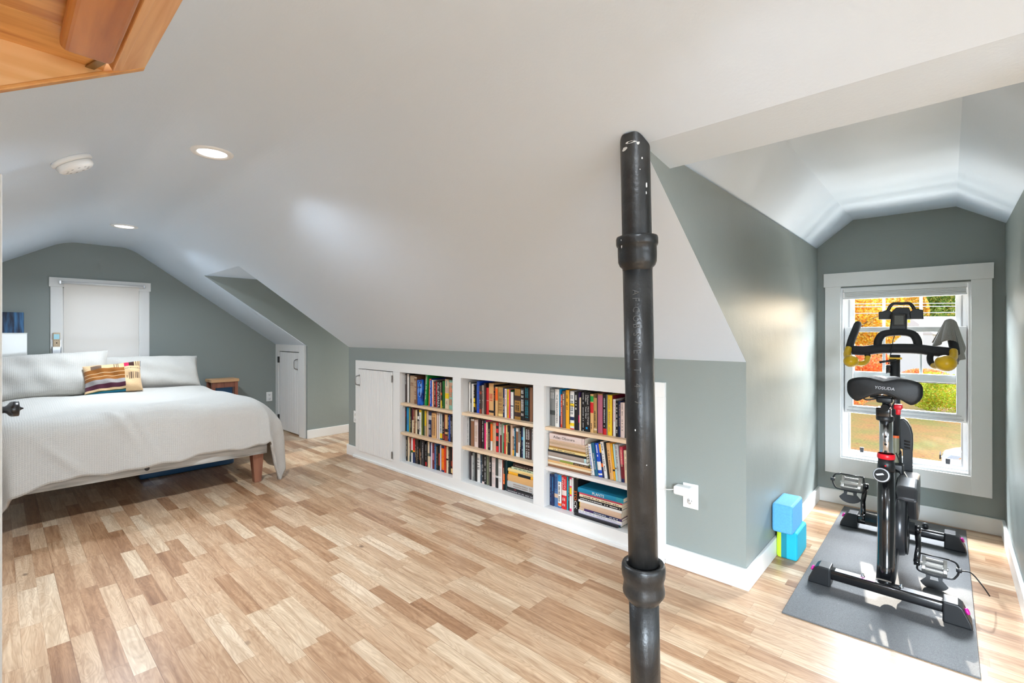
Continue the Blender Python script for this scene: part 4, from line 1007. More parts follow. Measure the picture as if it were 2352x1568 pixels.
row0b = [(1012, 1034, 285, 'g', dict(lean=46, mk=False, lb='grey thin leaning book')), (1042, 1098, 290, 'gr', dict(lean=50, mk=('w', .2, .95))), (1152, 1174, 410, 'o', dict(lean=24, mk=False)), (1203, 1258, 415, 'bl', dict(bd=((.95, 1, 'o'),), mk=('w', .1, .9))), (1262, 1300, 450, 'w', dict(mk=('pk', .1, .7))), (1301, 1328, 510, 'o', dict(mk=False)), (1332, 1395, 500, 'k', dict(mk=('lg', .1, .9))), (1398, 1421, 500, 'r', dict(mk=False)), (1422, 1529, 490, 'k', dict(tx=[T_('CALIFORNIA', 'w', .02, .95, .12, .80)], lb='black book with big white letters')), (1532, 1556, 530, 't'), (1558, 1590, 520, 'db', dict(bd=((0, .3, 'y'), (.50, .6, 'o')), mk=False)), (1592, 1668, 490, 'dg', dict(mk=False, tx=[T_('7', 'w', .03, .07, .2, .5, True)])), (1680, 1800, 425, 'c', dict(bd=((.54, .72, 'tp'), (.35, .53, 'y'),), mk=False, tx=[T_('1', 'tl', .76, .95, .45, .62, True), T_('4', 'wg', .12, .30, .3, .7, True)], lb='cream book with coloured number panels')), (1802, 1925, 455, 'aq', dict(bd=((.60, .72, 'tp'), (.82, .92, 'tp'), (.30, .42, 'aq')), mk=('o', .15, .9))), (1930, 2008, 470, 'db')]
# the rest of that shelf continues the count after the candle
def row_from(bay, r, crop, yS, items, start, x_prev):
    """same as row() but numbering starts at start"""
    global ORD
    keep = ORD; ORD = keep[start:]; row(bay, r, crop, yS, items); ORD = keep
row_from(0, 0, C, 2.42, row0b, 5, None)
# prayer candle standing between the books
cx0, cx1 = at(900+802/13.835, HY, 1, 2.40).x, at(900+980/13.835, HY, 1, 2.40).x
rc_ = (cx1-cx0)/2*.80; ccx = (cx0+cx1)/2-.004; cz = SHZ[0][0]+.0005; ccy = 2.382+rc_
def candle_mat():
    m, t, b, out = nt('blue printed candle glass'); L = t.links.new
    tc = N(t, 'ShaderNodeTexCoord'); mp = N(t, 'ShaderNodeMapping'); mp.inputs['Scale'].default_value = (40, 40, 18); L(tc.outputs['Object'], mp.inputs['Vector'])
    no = N(t, 'ShaderNodeTexNoise'); no.inputs['Scale'].default_value = 1; no.inputs['Detail'].default_value = 3; L(mp.outputs[0], no.inputs['Vector'])
    rp = N(t, 'ShaderNodeValToRGB'); e = rp.color_ramp.elements; e[0].position = .38; e[0].color = (.003, .02, .16, 1); e[1].position = .62; e[1].color = (.01, .13, .62, 1)
    L(no.outputs['Fac'], rp.inputs['Fac']); L(rp.outputs['Color'], b.inputs['Base Color']); b.inputs['Roughness'].default_value = .2; return m
cd = thing('candle', 'tall blue glass jar candle with a printed face standing among the books', 'candle', (ccx, ccy, cz))
s = MB(); s.lathe([(rc_*.93, 0), (rc_, .004), (rc_, .197), (rc_*.94, .204), (rc_*.94, .21), (rc_*.84, .21), (rc_*.84, .195), (0, .195)], (ccx, ccy, cz), (0, 0, 1), 32); s.build('jar', candle_mat(), cd)
s = MB(); s.tube([(ccx, ccy, cz+.19), (ccx+.002, ccy, cz+.222)], .002, 8); s.build('wick', bm('pu'), cd)
FACEB = mat('pale blue print', (110, 170, 232), .3); FACED = mat('dark blue print', (8, 20, 60), .3)
def oncyl(th, z, e=.0006): return Vector((ccx+(rc_+e)*math.sin(th), ccy-(rc_+e)*math.cos(th), cz+z))
def patch(mb, th0, z0, rt_, rz, m=0, n=18, e=.0006):
    # view direction towards the camera is left of the jar front
    mb.add([oncyl(th0+rt_*math.cos(2*PI*k/n), z0+rz*math.sin(2*PI*k/n), e) for k in range(n)], [tuple(range(n))], m)
s = MB(); th = .62
patch(s, th, .132, .50, .062, 0); patch(s, th-.22, .150, .14, .007, 1, e=.0011); patch(s, th+.22, .150, .14, .007, 1, e=.0011); patch(s, th, .128, .05, .016, 0, e=.0014); patch(s, th-.02, .118, .09, .004, 1, e=.0012); patch(s, th, .100, .20, .005, 1, e=.0011); patch(s, th, .190, .5, .012, 1, e=.0010)
s.build('printed_face', [FACEB, FACED], cd)
C = (900, 920, 13.835)
row(0, 1, C, 2.42, [(405, 450, 170, 'k', dict(bd=((.6, .85, 'm'),))), (455, 535, 195, 'sk', dict(mk=('sb', .3, .6))), (540, 580, 215, 'ol'), (585, 620, 230, 'k'), (622, 685, 220, 'm', dict(bd=((0, .52, 'c'),), mk=False)), (685, 742, 280, 'b'), (748, 800, 290, 'c', dict(mk=('k', .45, .6))), (800, 855, 300, 'k', dict(bd=((.2, .55, 'wg'), (.62, .75, 'w')), mk=False)), (858, 925, 290, 'w', dict(bd=((.9, 1, 'y'),), mk=('db', .1, .8))), (928, 965, 300, 'ol'), (968, 990, 300, 'k', dict(mk=False)), (992, 1012, 300, 'dg', dict(mk=False)), (1014, 1040, 310, 'k', dict(mk=False)), (1042, 1085, 320, 'y', dict(bd=((0, .4, 't'),))), (1088, 1158, 300, 'tp', dict(mk=False)), (1160, 1252, 330, 'nv', dict(bd=((.68, .85, 'lg'),), mk=('lg', .1, .5))), (1255, 1405, 395, 't2', dict(mk=('b', .1, .9))), (1410, 1470, 350, 'pw', dict(mk=False)), (1472, 1490, 360, 'b', dict(mk=False)), (1492, 1522, 385, 'w', dict(mk=False)), (1524, 1600, 415, 'lg', dict(bd=((.06, .25, 'y'), (0, .06, 'tl2')), mk=('tl2', .3, .95))), (1602, 1650, 430, 'k', dict(bd=((.05, .25, 'rb'),))), (1652, 1675, 440, 'm'), (1680, 1765, 450, 't2', dict(bd=((.34, .46, 'k'), (.2, .26, 'k'), (0, .2, 'rb')), mk=False)), (1768, 1805, 450, 'nv', dict(mk=('w', .1, .9))), (1805, 1835, 460, 'bl', dict(mk=False)), (1840, 1885, 480, 'k'), (1888, 1920, 520, 'db'), (1925, 1985, 450, 'y', dict(mk=('k', .1, .9)))])
C = (900, 985, 13.635)
row(0, 2, C, 2.42, [(440, 488, 220, 'k'), (490, 545, 250, 'c', dict(mk=False)), (550, 595, 270, 'rb', dict(bd=((0, .45, 'dg2'),))), (597, 645, 285, 'w', dict(bd=((.4, .5, 'dg'),), mk=False)), (647, 722, 315, 'r', dict(bd=((.46, .52, 'or2'), (0, .46, 'nv')), mk=False)), (725, 755, 330, 'k'), (757, 800, 335, 'db', dict(mk=('kh', .1, .5))), (802, 838, 350, 'k'), (840, 872, 400, 'k', dict(bd=((.2, .7, 'b'),), mk=False)), (875, 935, 330, 'k', dict(mk=('tp', .0, .5))), (937, 985, 380, 'dk', dict(mk=('lg', .3, .9))), (987, 1030, 380, 'k'), (1035, 1080, 470, 'k', dict(bd=((.03, .2, 'r'),), mk=('lg', .3, .95))), (1082, 1108, 400, 'k', dict(mk=False)), (1110, 1175, 390, 'c', dict(bd=((.44, .56, 'ol2'),), mk=False)), (1177, 1212, 410, 'nv', dict(bd=((0, .45, 'c'),), mk=False)), (1215, 1262, 375, 'lav', dict(mk=False)), (1265, 1328, 400, 'm', dict(bd=((.35, .62, 'mv'),), mk=False)), (1330, 1388, 420, 'sb', dict(mk=('nv', .2, .9))), (1390, 1440, 530, 'k', dict(mk=('kh', .1, .95))), (1442, 1500, 530, 'k', dict(bd=((.2, .7, 'rb'),))), (1508, 1548, 455, 'lav', dict(bd=((0, .02, 'm'),), mk=False)), (1550, 1640, 470, 'o', dict(bd=((.9, 1, 'nv'), (0, .07, 'nv')), mk=('or2', .15, .85))), (1642, 1695, 500, 'ro', dict(mk=('r', .0, .9))), (1700, 1765, 550, 'c', dict(bd=((.49, .55, 'k'),), mk=False)), (1768, 1800, 560, 'k'), (1802, 1835, 600, 'db'), (1838, 1890, 580, 'k', dict(bd=((.05, .22, 'y2'), (.3, .5, 'rb')))), (1892, 1925, 600, 'o'), (1928, 1962, 600, 'rb')])
C = (1060, 860, 12.379)
row(1, 0, C, 2.43, [(200, 238, 220, 'w', dict(mk=False)), (240, 270, 220, 'g', dict(bd=((.3, .45, 'k'),), mk=False)), (285, 340, 260, 'w', dict(mk=False)), (342, 382, 290, 'k', dict(bd=((.2, .34, 'y'), (.37, .52, 'y')), mk=('y2', .6, .95))), (384, 415, 290, 'k', dict(mk=('or2', .1, .4))), (418, 500, 190, 'bl', dict(mk=('sb', .15, .95))), (502, 568, 320, 'db', dict(bd=((0, .16, 'rb'), (.7, .8, 'rb')), mk=('lg', .3, .5))), (570, 632, 305, 'wg', dict(mk=('db', .2, .8))), (635, 690, 250, 'db'), (693, 762, 380, 'r', dict(bd=((.52, .53, 'w'),), mk=False)), (766, 905, 255, 't2', dict(mk=('r', .45, .65), bd=((.08, .15, 'k'),))), (908, 955, 300, 'k', dict(mk=('o', .5, .95))), (960, 1030, 350, 't2', dict(bd=((.54, .95, 'o'),), mk=False)), (1035, 1170, 360, 'kh', dict(bd=((.02, .1, 'y2'),), mk=('b', .2, .8))), (1172, 1218, 390, 'nv'), (1222, 1280, 410, 'w', dict(mk=('r', .4, .95))), (1282, 1340, 420, 'y', dict(bd=((0, .4, 'or2'),), mk=('kh', .1, .9))), (1342, 1375, 430, 'pk', dict(mk=False)), (1378, 1392, 440, 'dg', dict(mk=False)), (1394, 1475, 500, 'w', dict(bd=((.46, .5, 'sb2'),), mk=('lg', .1, .4))), (1478, 1505, 480, 'k', dict(mk=False)), (1508, 1676, 410, 'gd', dict(bd=((.10, .24, 'db'), (.62, .78, 'db')), mk=('k', .3, .55), lb='bronze book with two dark medallions')), (1680, 1790, 380, 'k', dict(mk=('w', .1, .98))), (1792, 1925, 360, 'k', dict(mk=('tl', .1, .98), lb='black book with white and teal lettering')), (1928, 2012, 370, 'b'), (2015, 2100, 285, 'k', dict(mk=('c', .5, .98)))])
C = (1060, 945, 12.379)
row(1, 1, C, 2.43, [(110, 218, 140, 'lg', dict(mk=('g', .1, .8))), (222, 258, 180, 'k', dict(mk=False)), (260, 355, 210, 'b', dict(bd=((.93, 1, 'w'),), mk=False)), (360, 470, 240, 'pw', dict(mk=('t', .2, .8))), (473, 570, 190, 'm2', dict(mk=False)), (572, 645, 240, 'k', dict(mk=('lg', .25, .95))), (647, 688, 260, 'dpk', dict(bd=((.91, 1, 'tl2'),), mk=False)), (692, 742, 300, 'c', dict(mk=('pk', .3, .7))), (745, 800, 310, 'k', dict(mk=('tp', .1, .8))), (806, 868, 320, 'o', dict(bd=((0, .34, 'w'), (.97, 1, 'gr')), mk=False)), (869, 880, 330, 'gd', dict(mk=False)), (882, 972, 320, 'tp', dict(mk=('t2', .3, .9))), (976, 1048, 280, 'r', dict(bd=((.80, .90, 'k'), (.54, .66, 'k'), (.20, .38, 'k')), mk=False, lb='red and black striped book')), (1050, 1080, 290, 'lg', dict(mk=False)), (1082, 1132, 330, 'm', dict(bd=((.6, .98, 'wg'),), mk=('w', .6, .95))), (1134, 1175, 330, 'sg', dict(mk=False)), (1177, 1215, 390, 'dg', dict(bd=((.72, 1, 'w'), (.4, .72, 'ol2')), mk=False)), (1217, 1258, 390, 'r', dict(mk=False)), (1260, 1302, 380, 'y2'), (1304, 1372, 400, 'k', dict(bd=((.42, .44, 'gd'),), mk=('y2', .45, .8))), (1376, 1438, 370, 'tp', dict(mk=False)), (1440, 1488, 440, 'b', dict(bd=((0, .2, 'or2'), (.68, .95, 'pw')), mk=('c', .25, .6))), (1490, 1532, 460, 'tl2', dict(mk=('aq2', .1, .95))), (1534, 1600, 470, 'b', dict(bd=((0, .13, 'w'), (.88, 1, 'w')), mk=False)), (1602, 1645, 470, 'g', dict(bd=((0, .5, 'w'),), mk=False)), (1648, 1690, 420, 'k'), (1692, 1745, 450, 'nv', dict(bd=((.58, .68, 'sk'),), mk=('lg', .1, .5))), (1747, 1800, 440, 'aq2', dict(mk=False)), (1802, 1975, 440, 'db', dict(mk=('lg', .05, .97))), (1980, 2085, 450, 'lg', dict(mk=('g', .6, .95)))])
C = (1060, 1025, 11.2)
row(1, 2, C, 2.43, [(185, 245, 115, 'dk', dict(mk=False)), (247, 270, 240, 'w', dict(mk=False)), (272, 330, 150, 'g', dict(mk=('lg', .15, .9))), (332, 392, 150, 'k', dict(mk=False)), (394, 472, 170, 'w', dict(mk=('k', .45, .9))), (474, 520, 190, 'sb2'), (522, 580, 200, 'k', dict(bd=((0, .08, 'pw'),))), (582, 635, 220, 'k', dict(mk=('w', .1, .95))), (637, 690, 240, 'ol2', dict(mk=False)), (692, 715, 260, 'wg', dict(mk=False)), (717, 770, 260, 'k', dict(mk=('w', .5, .8))), (772, 865, 260, 'pw', dict(mk=('lg', .1, .9))), (867, 945, 300, 'dg3', dict(bd=((.35, .42, 'lg'), (0, .34, 'k')), mk=False)), (947, 1045, 310, 'w', dict(mk=('lg', .2, .9))), (1047, 1066, 325, 'rb', dict(mk=False)), (1068, 1110, 335, 'k', dict(bd=((.2, .55, 'o'),))), (1112, 1165, 345, 'dg2', dict(mk=False))])
stack(1, 2, C, 2.43, [(1155, 2000, 1110, 1180, 'dk', dict(mk=('lg', .05, .9), lb='grey magazine', max=.022)), (1170, 1800, 1055, 1110, 'k', dict(mk=('rs', .3, .5))), (1185, 2000, 890, 1050, 'lg', dict(mk=('wg', .2, .8), lb='thick light grey book')), (1190, 2000, 720, 890, 't2', dict(mk=False, lb='thick orange brown book', bd=((0, .01, 'o'),))), (1200, 2000, 645, 720, 'k', dict(bd=((.02, .34, 'or2'), (.75, .95, 'or2')), mk=False, lb='black book with amber bands')), (1200, 2000, 560, 640, 'y2', dict(mk=('t2', .5, .8))), (1290, 2000, 500, 560, 'sg2', dict(mk=('k', .1, .7))), (1330, 2000, 400, 495, 'db', dict(mk=('wg', .1, .9)))], 'flat')
C = (1250, 880, 11.615)
row(2, 0, C, 2.42, [(145, 290, 140, 'g', dict(bd=((.30, .42, 'dg3'),), mk=('lg', .7, .95), lb='thick grey book with dark emblem')), (292, 398, 160, 'w', dict(tx=[T_('THE TERRAFORMERS', 'k', .10, .86, .30, .72)], lb='white book with black capitals')), (400, 428, 160, 'sk', dict(bd=((0, .3, 'nv'),), mk=False)), (430, 478, 300, 'ro', dict(mk=('c', .1, .95))), (480, 565, 210, 'bn', dict(mk=('c', .6, .9))), (568, 660, 185, 'or2', dict(mk=('k', .5, .95))), (662, 690, 200, 'dg3', dict(bd=((0, .12, 'y'),), mk=False)), (692, 800, 215, 'w', dict(bd=((.09, .17, 'y'), (.6, .68, 'y'), (.24, .33, 'nv'), (0, .03, 'r')), mk=('sb2', .4, .9), lb='white book with coloured spots')), (802, 910, 235, 'k', dict(tx=[T_('Homo Agents', 'w', .5, .92, .3, .62)] if False else None, mk=('w', .5, .92))), (911, 932, 240, 'pu', dict(bd=((.2, .4, 'dpk'),), mk=False)), (934, 972, 385, 'c', dict(mk=False)), (975, 985, 260, 'k', dict(mk=False)), (987, 1068, 230, 'k', dict(mk=('lg', .0, .98), lb='black book with grey block lettering')), (1070, 1215, 245, 'k', dict(bd=((.06, .115, 'k'),), tx=[T_('Michael', 'w', .70, .93, .55, .80), T_('Pollan', 'w', .76, .93, .2, .42), T_('How to Change', 'w', .18, .64, .55, .88), T_('Your Mind', 'w', .34, .64, .2, .45), T_('I', 'sk', .07, .12, .3, .62, True)], lb='black book with white lettering and blue square')), (1222, 1305, 290, 't2', dict(bd=((.80, .95, 'gr'), (.51, .78, 'r')), mk=('k', .05, .25))), (1308, 1400, 390, 'kh', dict(bd=((.08, .13, 'c'),))), (1402, 1418, 300, 'k', dict(mk=False)), (1420, 1555, 280, 'mv', dict(bd=((0, .025, 'gd'), (.97, 1, 'gd')), mk=False, lb='thick mauve book with gilt ends')), (1558, 1655, 290, 'k', dict(bd=((0, .15, 'r'),), mk=('lg', .2, .9), lb='black book with a red foot')), (1657, 1678, 300, 'g', dict(mk=False)), (1680, 1802, 320, 'y', dict(mk=('kh', .1, .9))), (1803, 1814, 330, 'm', dict(mk=False)), (1815, 1900, 430, 'w', dict(tx=[T_('The End of Policing', 'r', .40, .97, .3, .78)], lb='white book with red lettering')), (1902, 1970, 470, 'k', dict(mk=('w', .1, .95))), (1972, 2030, 470, 'nv', dict(mk=('t', .3, .9))), (2035, 2145, 520, 'pw', dict(mk=('wg', .2, .98))), (2150, 2235, 400, 'dg3', dict(mk=('lg', .3, .7))), (2240, 2330, 420, 'lg'), (2335, 2420, 440, 'nv'), (2425, 2540, 440, 'w')])
C = (1250, 980, 11.2)
stack(2, 1, C, 2.405, [(75, 1190, 970, 1030, 'b', dict(mk=False, D=.2)), (78, 1190, 915, 970, 'c', dict(mk=False, D=.2)), (80, 1190, 862, 915, 't2', dict(mk=('c', .3, .5), D=.2)), (95, 1180, 800, 858, 'ol', dict(bd=((.62, 1, 'db'), (0, .3, 'wg')), mk=('kh', .6, .95), D=.19)), (105, 1110, 745, 790, 'w', dict(bd=((.38, .58, 'pw'),), mk=False)), (105, 1085, 640, 745, 'wg', dict(bd=((.95, 1, 'aq2'),), mk=False)), (100, 1085, 580, 635, 'k', dict(mk=('dk', .4, .7))), (120, 1080, 505, 560, 'y2', dict(mk=('nv', .12, .74))), (125, 1060, 455, 500, 'gd', dict(mk=('b', .25, .8))), (135, 1060, 400, 455, 'tp', dict(mk=False)), (135, 1060, 345, 400, 't', dict(mk=False)), (140, 1060, 285, 345, 'tp', dict(mk=('t', .1, .9), lb='creased beige book')), (140, 1035, 125, 280, 'pw', dict(tx=('Atlas Obscura', 'k', .12, .74, .28, .72), mk=False, D=.17, hard=True, lb='thick pale book with black lettering', bd=((.935, .942, 'k'), (.995, 1, 'm'))))], 'flat')
row(2, 1, C, 2.42, [(1205, 1290, 470, 'w', dict(lean=-95, mk=('bl', .1, .9), zo=.0)), (1295, 1385, 440, 'tl2', dict(lean=-105, mk=('lg', .2, .7))), (1388, 1490, 450, 'bl', dict(lean=-105, bd=((.2, .45, 'w'), (.05, .1, 'w')), mk=('w', .6, .95))), (1493, 1552, 420, 'nv', dict(lean=-110, bd=((.3, .4, 'o'), (.7, .95, 'or2')), mk=False)), (1555, 1630, 385, 'w', dict(lean=-115, mk=('k', .2, .95))), (1633, 1690, 355, 'k', dict(lean=-120, mk=False)), (1693, 1788, 425, 't2', dict(lean=-105, mk=('b', .2, .8))), (1790, 1842, 380, 'or2', dict(lean=-105, bd=((.25, .3, 'k'),), mk=False)), (1845, 1888, 430, 'aq2', dict(lean=-88, bd=((.32, .36, 'b'),), mk=False)), (1890, 1978, 470, 'lg', dict(lean=-85, mk=('g', .3, .95))), (1980, 2058, 530, 'rs', dict(lean=-55, bd=((0, .1, 'nv'), (.1, .5, 'm')), mk=('c', .4, .9))), (2070, 2150, 620, 'c', dict(lean=-35, mk=('wg', .4, .9))), (2160, 2250, 600, 'sb', dict(lean=-20)), (2260, 2350, 580, 'k')])
C = (1250, 1080, 11.2)
row(2, 2, C, 2.42, [(122, 195, 100, 'nv', dict(mk=('sb', .1, .9))), (197, 245, 100, 'nv', dict(mk=('sk', .4, .9))), (247, 345, 90, 'sb', dict(bd=((.28, .40, 'tp'),), mk=('nv', .5, .9))), (350, 437, 110, 'w', dict(bd=((.8, 1, 'sk'), (.07, .15, 'o'), (0, .06, 'sb')), mk=('k', .2, .75))), (440, 565, 155, 'r', dict(bd=((.42, .58, 'pw'),), tx=[T_('JOHN', 'w', .62, .93, .55, .86), T_('IRVING', 'w', .60, .96, .12, .44)], mk=('pw', .1, .35), lb='red book with white lettering')), (570, 605, 150, 'tl', dict(mk=False)), (607, 645, 150, 'dg3'), (648, 695, 150, 'pk', dict(bd=((.08, .45, 'w'), (.5, .7, 'y'), (.75, .95, 'w')), mk=False)), (697, 730, 150, 'w', dict(mk=False)), (732, 752, 160, 'lg', dict(mk=False)), (757, 868, 190, 'k', dict(tx=[T_('STO', 'o', .38, .66, .2, .8), T_('CK', 'w', .12, .36, .2, .8)], lb='black book with big orange and white letters'))])
stack(2, 2, C, 2.405, [(900, 1960, 950, 1010, 'dg2', dict(mk=('rs', .4, .6), D=.2)), (880, 1990, 905, 950, 'lav', dict(mk=False, D=.2)), (880, 1990, 862, 905, 'w', dict(mk=('sb', .02, .9), D=.2)), (905, 1990, 795, 860, 'pu', dict(bd=((0, .12, 'tp'), (.34, .95, 'nv')), mk=('w', .36, .95), lb='purple paperback with white lettering', D=.19)), (915, 1980, 650, 790, 'tp', dict(bd=((0, .012, 'y'),), mk=False, lb='thick beige book with a yellow edge', D=.17)), (880, 1990, 570, 630, 'w', dict(mk=False)), (880, 1990, 490, 568, 'k', dict(mk=('w', .05, .95), lb='black book with white lettering')), (895, 2005, 425, 490, 'c', dict(bd=((0, .012, 'k'),), mk=('k', .1, .9))), (895, 2005, 385, 425, 'rs', dict(mk=('dk', .2, .95))), (872, 2030, 258, 380, 'tl3', dict(tx=('PLANTS', 'w', .34, .60, .22, .78), bd=((.86, 1, 'tl'),), mk=False, hard=True, lb='turquoise hardcover with white capitals'))], 'flat')
# spiral notebooks: one lies in front of the stack, one stands at the right
WIRE = mat('black spiral wire', (60, 60, 62), .4, .8)
nx0, nx1 = at(1250+757/11.2, HY, 1, 2.385).x, at(1250+1880/11.2, HY, 1, 2.385).x
nb = thing('spiral_notebook', 'black spiral bound notebook lying on the front edge of the right bay bottom', 'notebook', ((nx0+nx1)/2, 2.395, ZB-.004))
s = MB(); s.box(nx0, nx1, 2.392, 2.402, ZB-.0038, ZB+.010); s.build('cover', bm('dk'), nb)
s = MB(); k = 60
for i in range(k):
    x = nx0+.004+(nx1-nx0-.008)*i/(k-1)
    s.tube([(x+.001*math.cos(a), 2.388+.0062*math.cos(a), ZB+.0045+.0062*math.sin(a)) for a in [2*PI*q/8 for q in range(9)]], .0011, 5, caps=False)
s.build('wire_spiral', WIRE, nb)
nx = BAYS[2][0]+0; nxx = at(1250+2135/11.2, HY, 1, 2.40).x
nb = thing('spiral_notebook', 'cream edged spiral notebook standing upright at the right end of the bottom shelf', 'notebook', (nxx, 2.47, ZB-.004))
s = MB(); s.box(nxx+.006, nxx+.016, 2.41, 2.56, ZB-.0035, ZB+.215); s.build('cover', bm('c'), nb)
s = MB()
for i in range(34):
    z = ZB+.004+.206*i/33
    s.tube([(nxx+.011+.006*math.cos(a), 2.407+.006*math.sin(a), z) for a in [2*PI*q/8 for q in range(9)]], .0011, 5, caps=False)
s.build('wire_spiral', WIRE, nb)
# ================================================================= exercise bike
GB = mat('gloss black steel', (16, 16, 18), .18, spec=.6, coat=.5)
MBK = mat('matt black plastic', (24, 25, 27), .42)
FOAM = mat('black foam grip', (20, 20, 22), .75, bump=.2, scale=260)
SADM = mat('black saddle leather', (18, 19, 21), .52, bump=.15, scale=220)
SILV = mat('polished steel post', (206, 206, 208), .16, 1.0)
CAGE = mat('cast aluminium pedal', (196, 194, 190), .3, .85, bump=.1, scale=80)
YEL = mat('yellow grip rubber', (206, 162, 10), .42, bump=.05, scale=120)
REDP = mat('red plastic', (222, 24, 40), .35)
MAG = mat('magenta plastic', (206, 30, 150), .4)
GUN = mat('gunmetal housing', (74, 74, 76), .3, .55)
LBLW = mat('silver lettering', (200, 200, 204), .35)
STICK = mat('grey sticker', (168, 166, 170), .4)
BX = -.214
bike = thing('exercise_bike', 'black upright exercise bike with yellow grip ends standing on the mat in the dormer', 'exercise bike', (BX, 3.14, .0065))
def part(name, mb, m, par=None, **k): return mb.build(name, m, par or bike, **k)
G0 = .0075
def stabil(y, stickers):
    s = MB(); s.bbox((BX, y, G0+.055), .21, .030, .024, .014); st = part('stabilizer', s, GB)
    for sg in (-1, 1):
        s = MB(); x0 = BX+sg*.195; x1 = BX+sg*.287
        prof = [(x0, G0), (x1, G0), (x1-sg*.004, G0+.022), (x1-sg*.030, G0+.078), (x1-sg*.045, G0+.088), (x0, G0+.088)]
        s.prism([(a, y-.041, z) for a, z in prof], (0, .082, 0)); cap = part('end_cap', s, MBK, st, bevel=.006, seg=3)
        s = MB(); q = Vector((x1-sg*.020, y-.012, G0+.060)); s.lathe([(.0, 0), (.013, 0), (.012, .008), (0, .010)], q, (sg*.9, -.1, .45), 14); part('dial', s, MAG, cap)
    if stickers:
        for xa, xb in ((-.18, -.05), (.06, .19)): s = MB(); s.box(BX+xa, BX+xb, y-.024, y+.012, G0+.0788, G0+.0796); part('sticker', s, STICK, st)
        s = MB(); s.box(BX-.085, BX-.030, y-.026, y+.014, G0+.0797, G0+.0803); part('sticker', s, mat('pink sticker', (214, 150, 190), .4), st)
        for dx in (-.075, .062):
            s = MB(); s.lathe([(.008, 0), (.008, .006), (.004, .008), (.004, .016), (0, .017)], (BX+dx, y-.004, G0+.079), (0, 0, 1), 12); part('bolt', s, CHROME, st)
    else:
        s = MB(); s.lathe([(.012, 0), (.016, .01), (.013, .026), (0, .03)], (BX+.115, y+.01, G0+.078), (0, 0, 1), 14); part('levelling_knob', s, MBK, st)
stabil(2.690, True); stabil(3.600, False)
s = MB(); s.tube([(BX, 2.76, G0+.06), (BX, 2.795, .13), (BX, 2.80, .30), (BX, 2.80, .565)], [.034, .034, .033, .033], 24); part('seat_tube', s, GB)
s = MB(); s.tube([(BX, 2.80, .565), (BX, 2.80, .622)], [.034, .030], 24); part('seat_tube_collar', s, MBK)
s = MB(); s.lathe([(.0305, .0), (.034, .002), (.034, .020), (.0305, .024)], (BX, 2.80, .620), (0, 0, 1), 24, 0, False); s.lathe([(.0, 0), (.004, 0), (.003, .002), (0, .002)], (BX, 2.768, .592), (0, -1, 0), 10); part('red_collar', s, REDP)
s = MB(); s.lathe([(.014, .0), (.014, .022), (.032, .026), (.034, .034), (.030, .044), (.024, .046)], (BX-.008, 2.775, .545), (-.10, -1, .25), 26); kn = part('height_knob', s, MBK)
s = MB(); s.lathe([(.025, .0455), (.031, .0435), (.031, .0445), (.026, .0465)], (BX-.008, 2.775, .545), (-.10, -1, .25), 26, 0, False); part('knob_ring', s, LBLW, kn)
s = MB(); q = Vector((BX-.0128, 2.7268, .5568)); s.obox(q+Vector((-.014, -.001, -.005)), (.026, 0, .008), (-.006, 0, .007), (0, -.001, 0)); part('knob_emblem', s, LBLW, kn)
s = MB(); s.tube([(BX, 2.80, .60), (BX, 2.80, .80)], .0255, 26); sp_ = part('seat_post', s, SILV)
s = MB()
for z in (.655, .690, .725, .632): s.lathe([(.0, 0), (.005, 0), (.005, .001), (0, .001)], (BX, 2.7745, z), (0, -1, 0), 10)
part('post_hole', s, SLOT, sp_)
s = MB(); s.lathe([(.012, 0), (.032, .002), (.034, .008), (.034, .020), (.030, .024), (.012, .024)], (BX-.004, 2.80, .795), (0, 0, 1), 20); part('slider_knob', s, MBK)
s = MB(); s.bbox((BX-.008, 2.79, .838), .027, .034, .021, .006); part('slider_block', s, GB)
s = MB(); s.tube([(BX, 2.74, .862), (BX, 3.0, .866)], .016, 14); part('seat_slider', s, GB)
s = MB(); s.bbox((BX+.040, 2.86, .858), .016, .020, .012, .006); s.bbox((BX+.040, 2.86, .838), .009, .010, .018, .005); part('slider_lever', s, REDP)
s = MB(); s.bbox((BX-.004, 2.79, .895), .030, .030, .014, .008); s.tube([(BX-.06, 2.80, .905), (BX+.05, 2.80, .905)], .008, 10); s.tube([(BX, 2.79, .86), (BX, 2.79, .90)], .014, 12)
for sg in (-1, 1): s.tube(smooth_path([(BX+sg*.02, 2.98, .915), (BX+sg*.022, 2.85, .903), (BX+sg*.03, 2.77, .905), (BX+sg*.06, 2.72, .93)]), .0045, 8)
s.tube(smooth_path([(BX-.03, 2.76, .90), (BX-.07, 2.75, .892), (BX-.09, 2.76, .91)]), .0035, 6)
part('saddle_clamp', s, MBK)
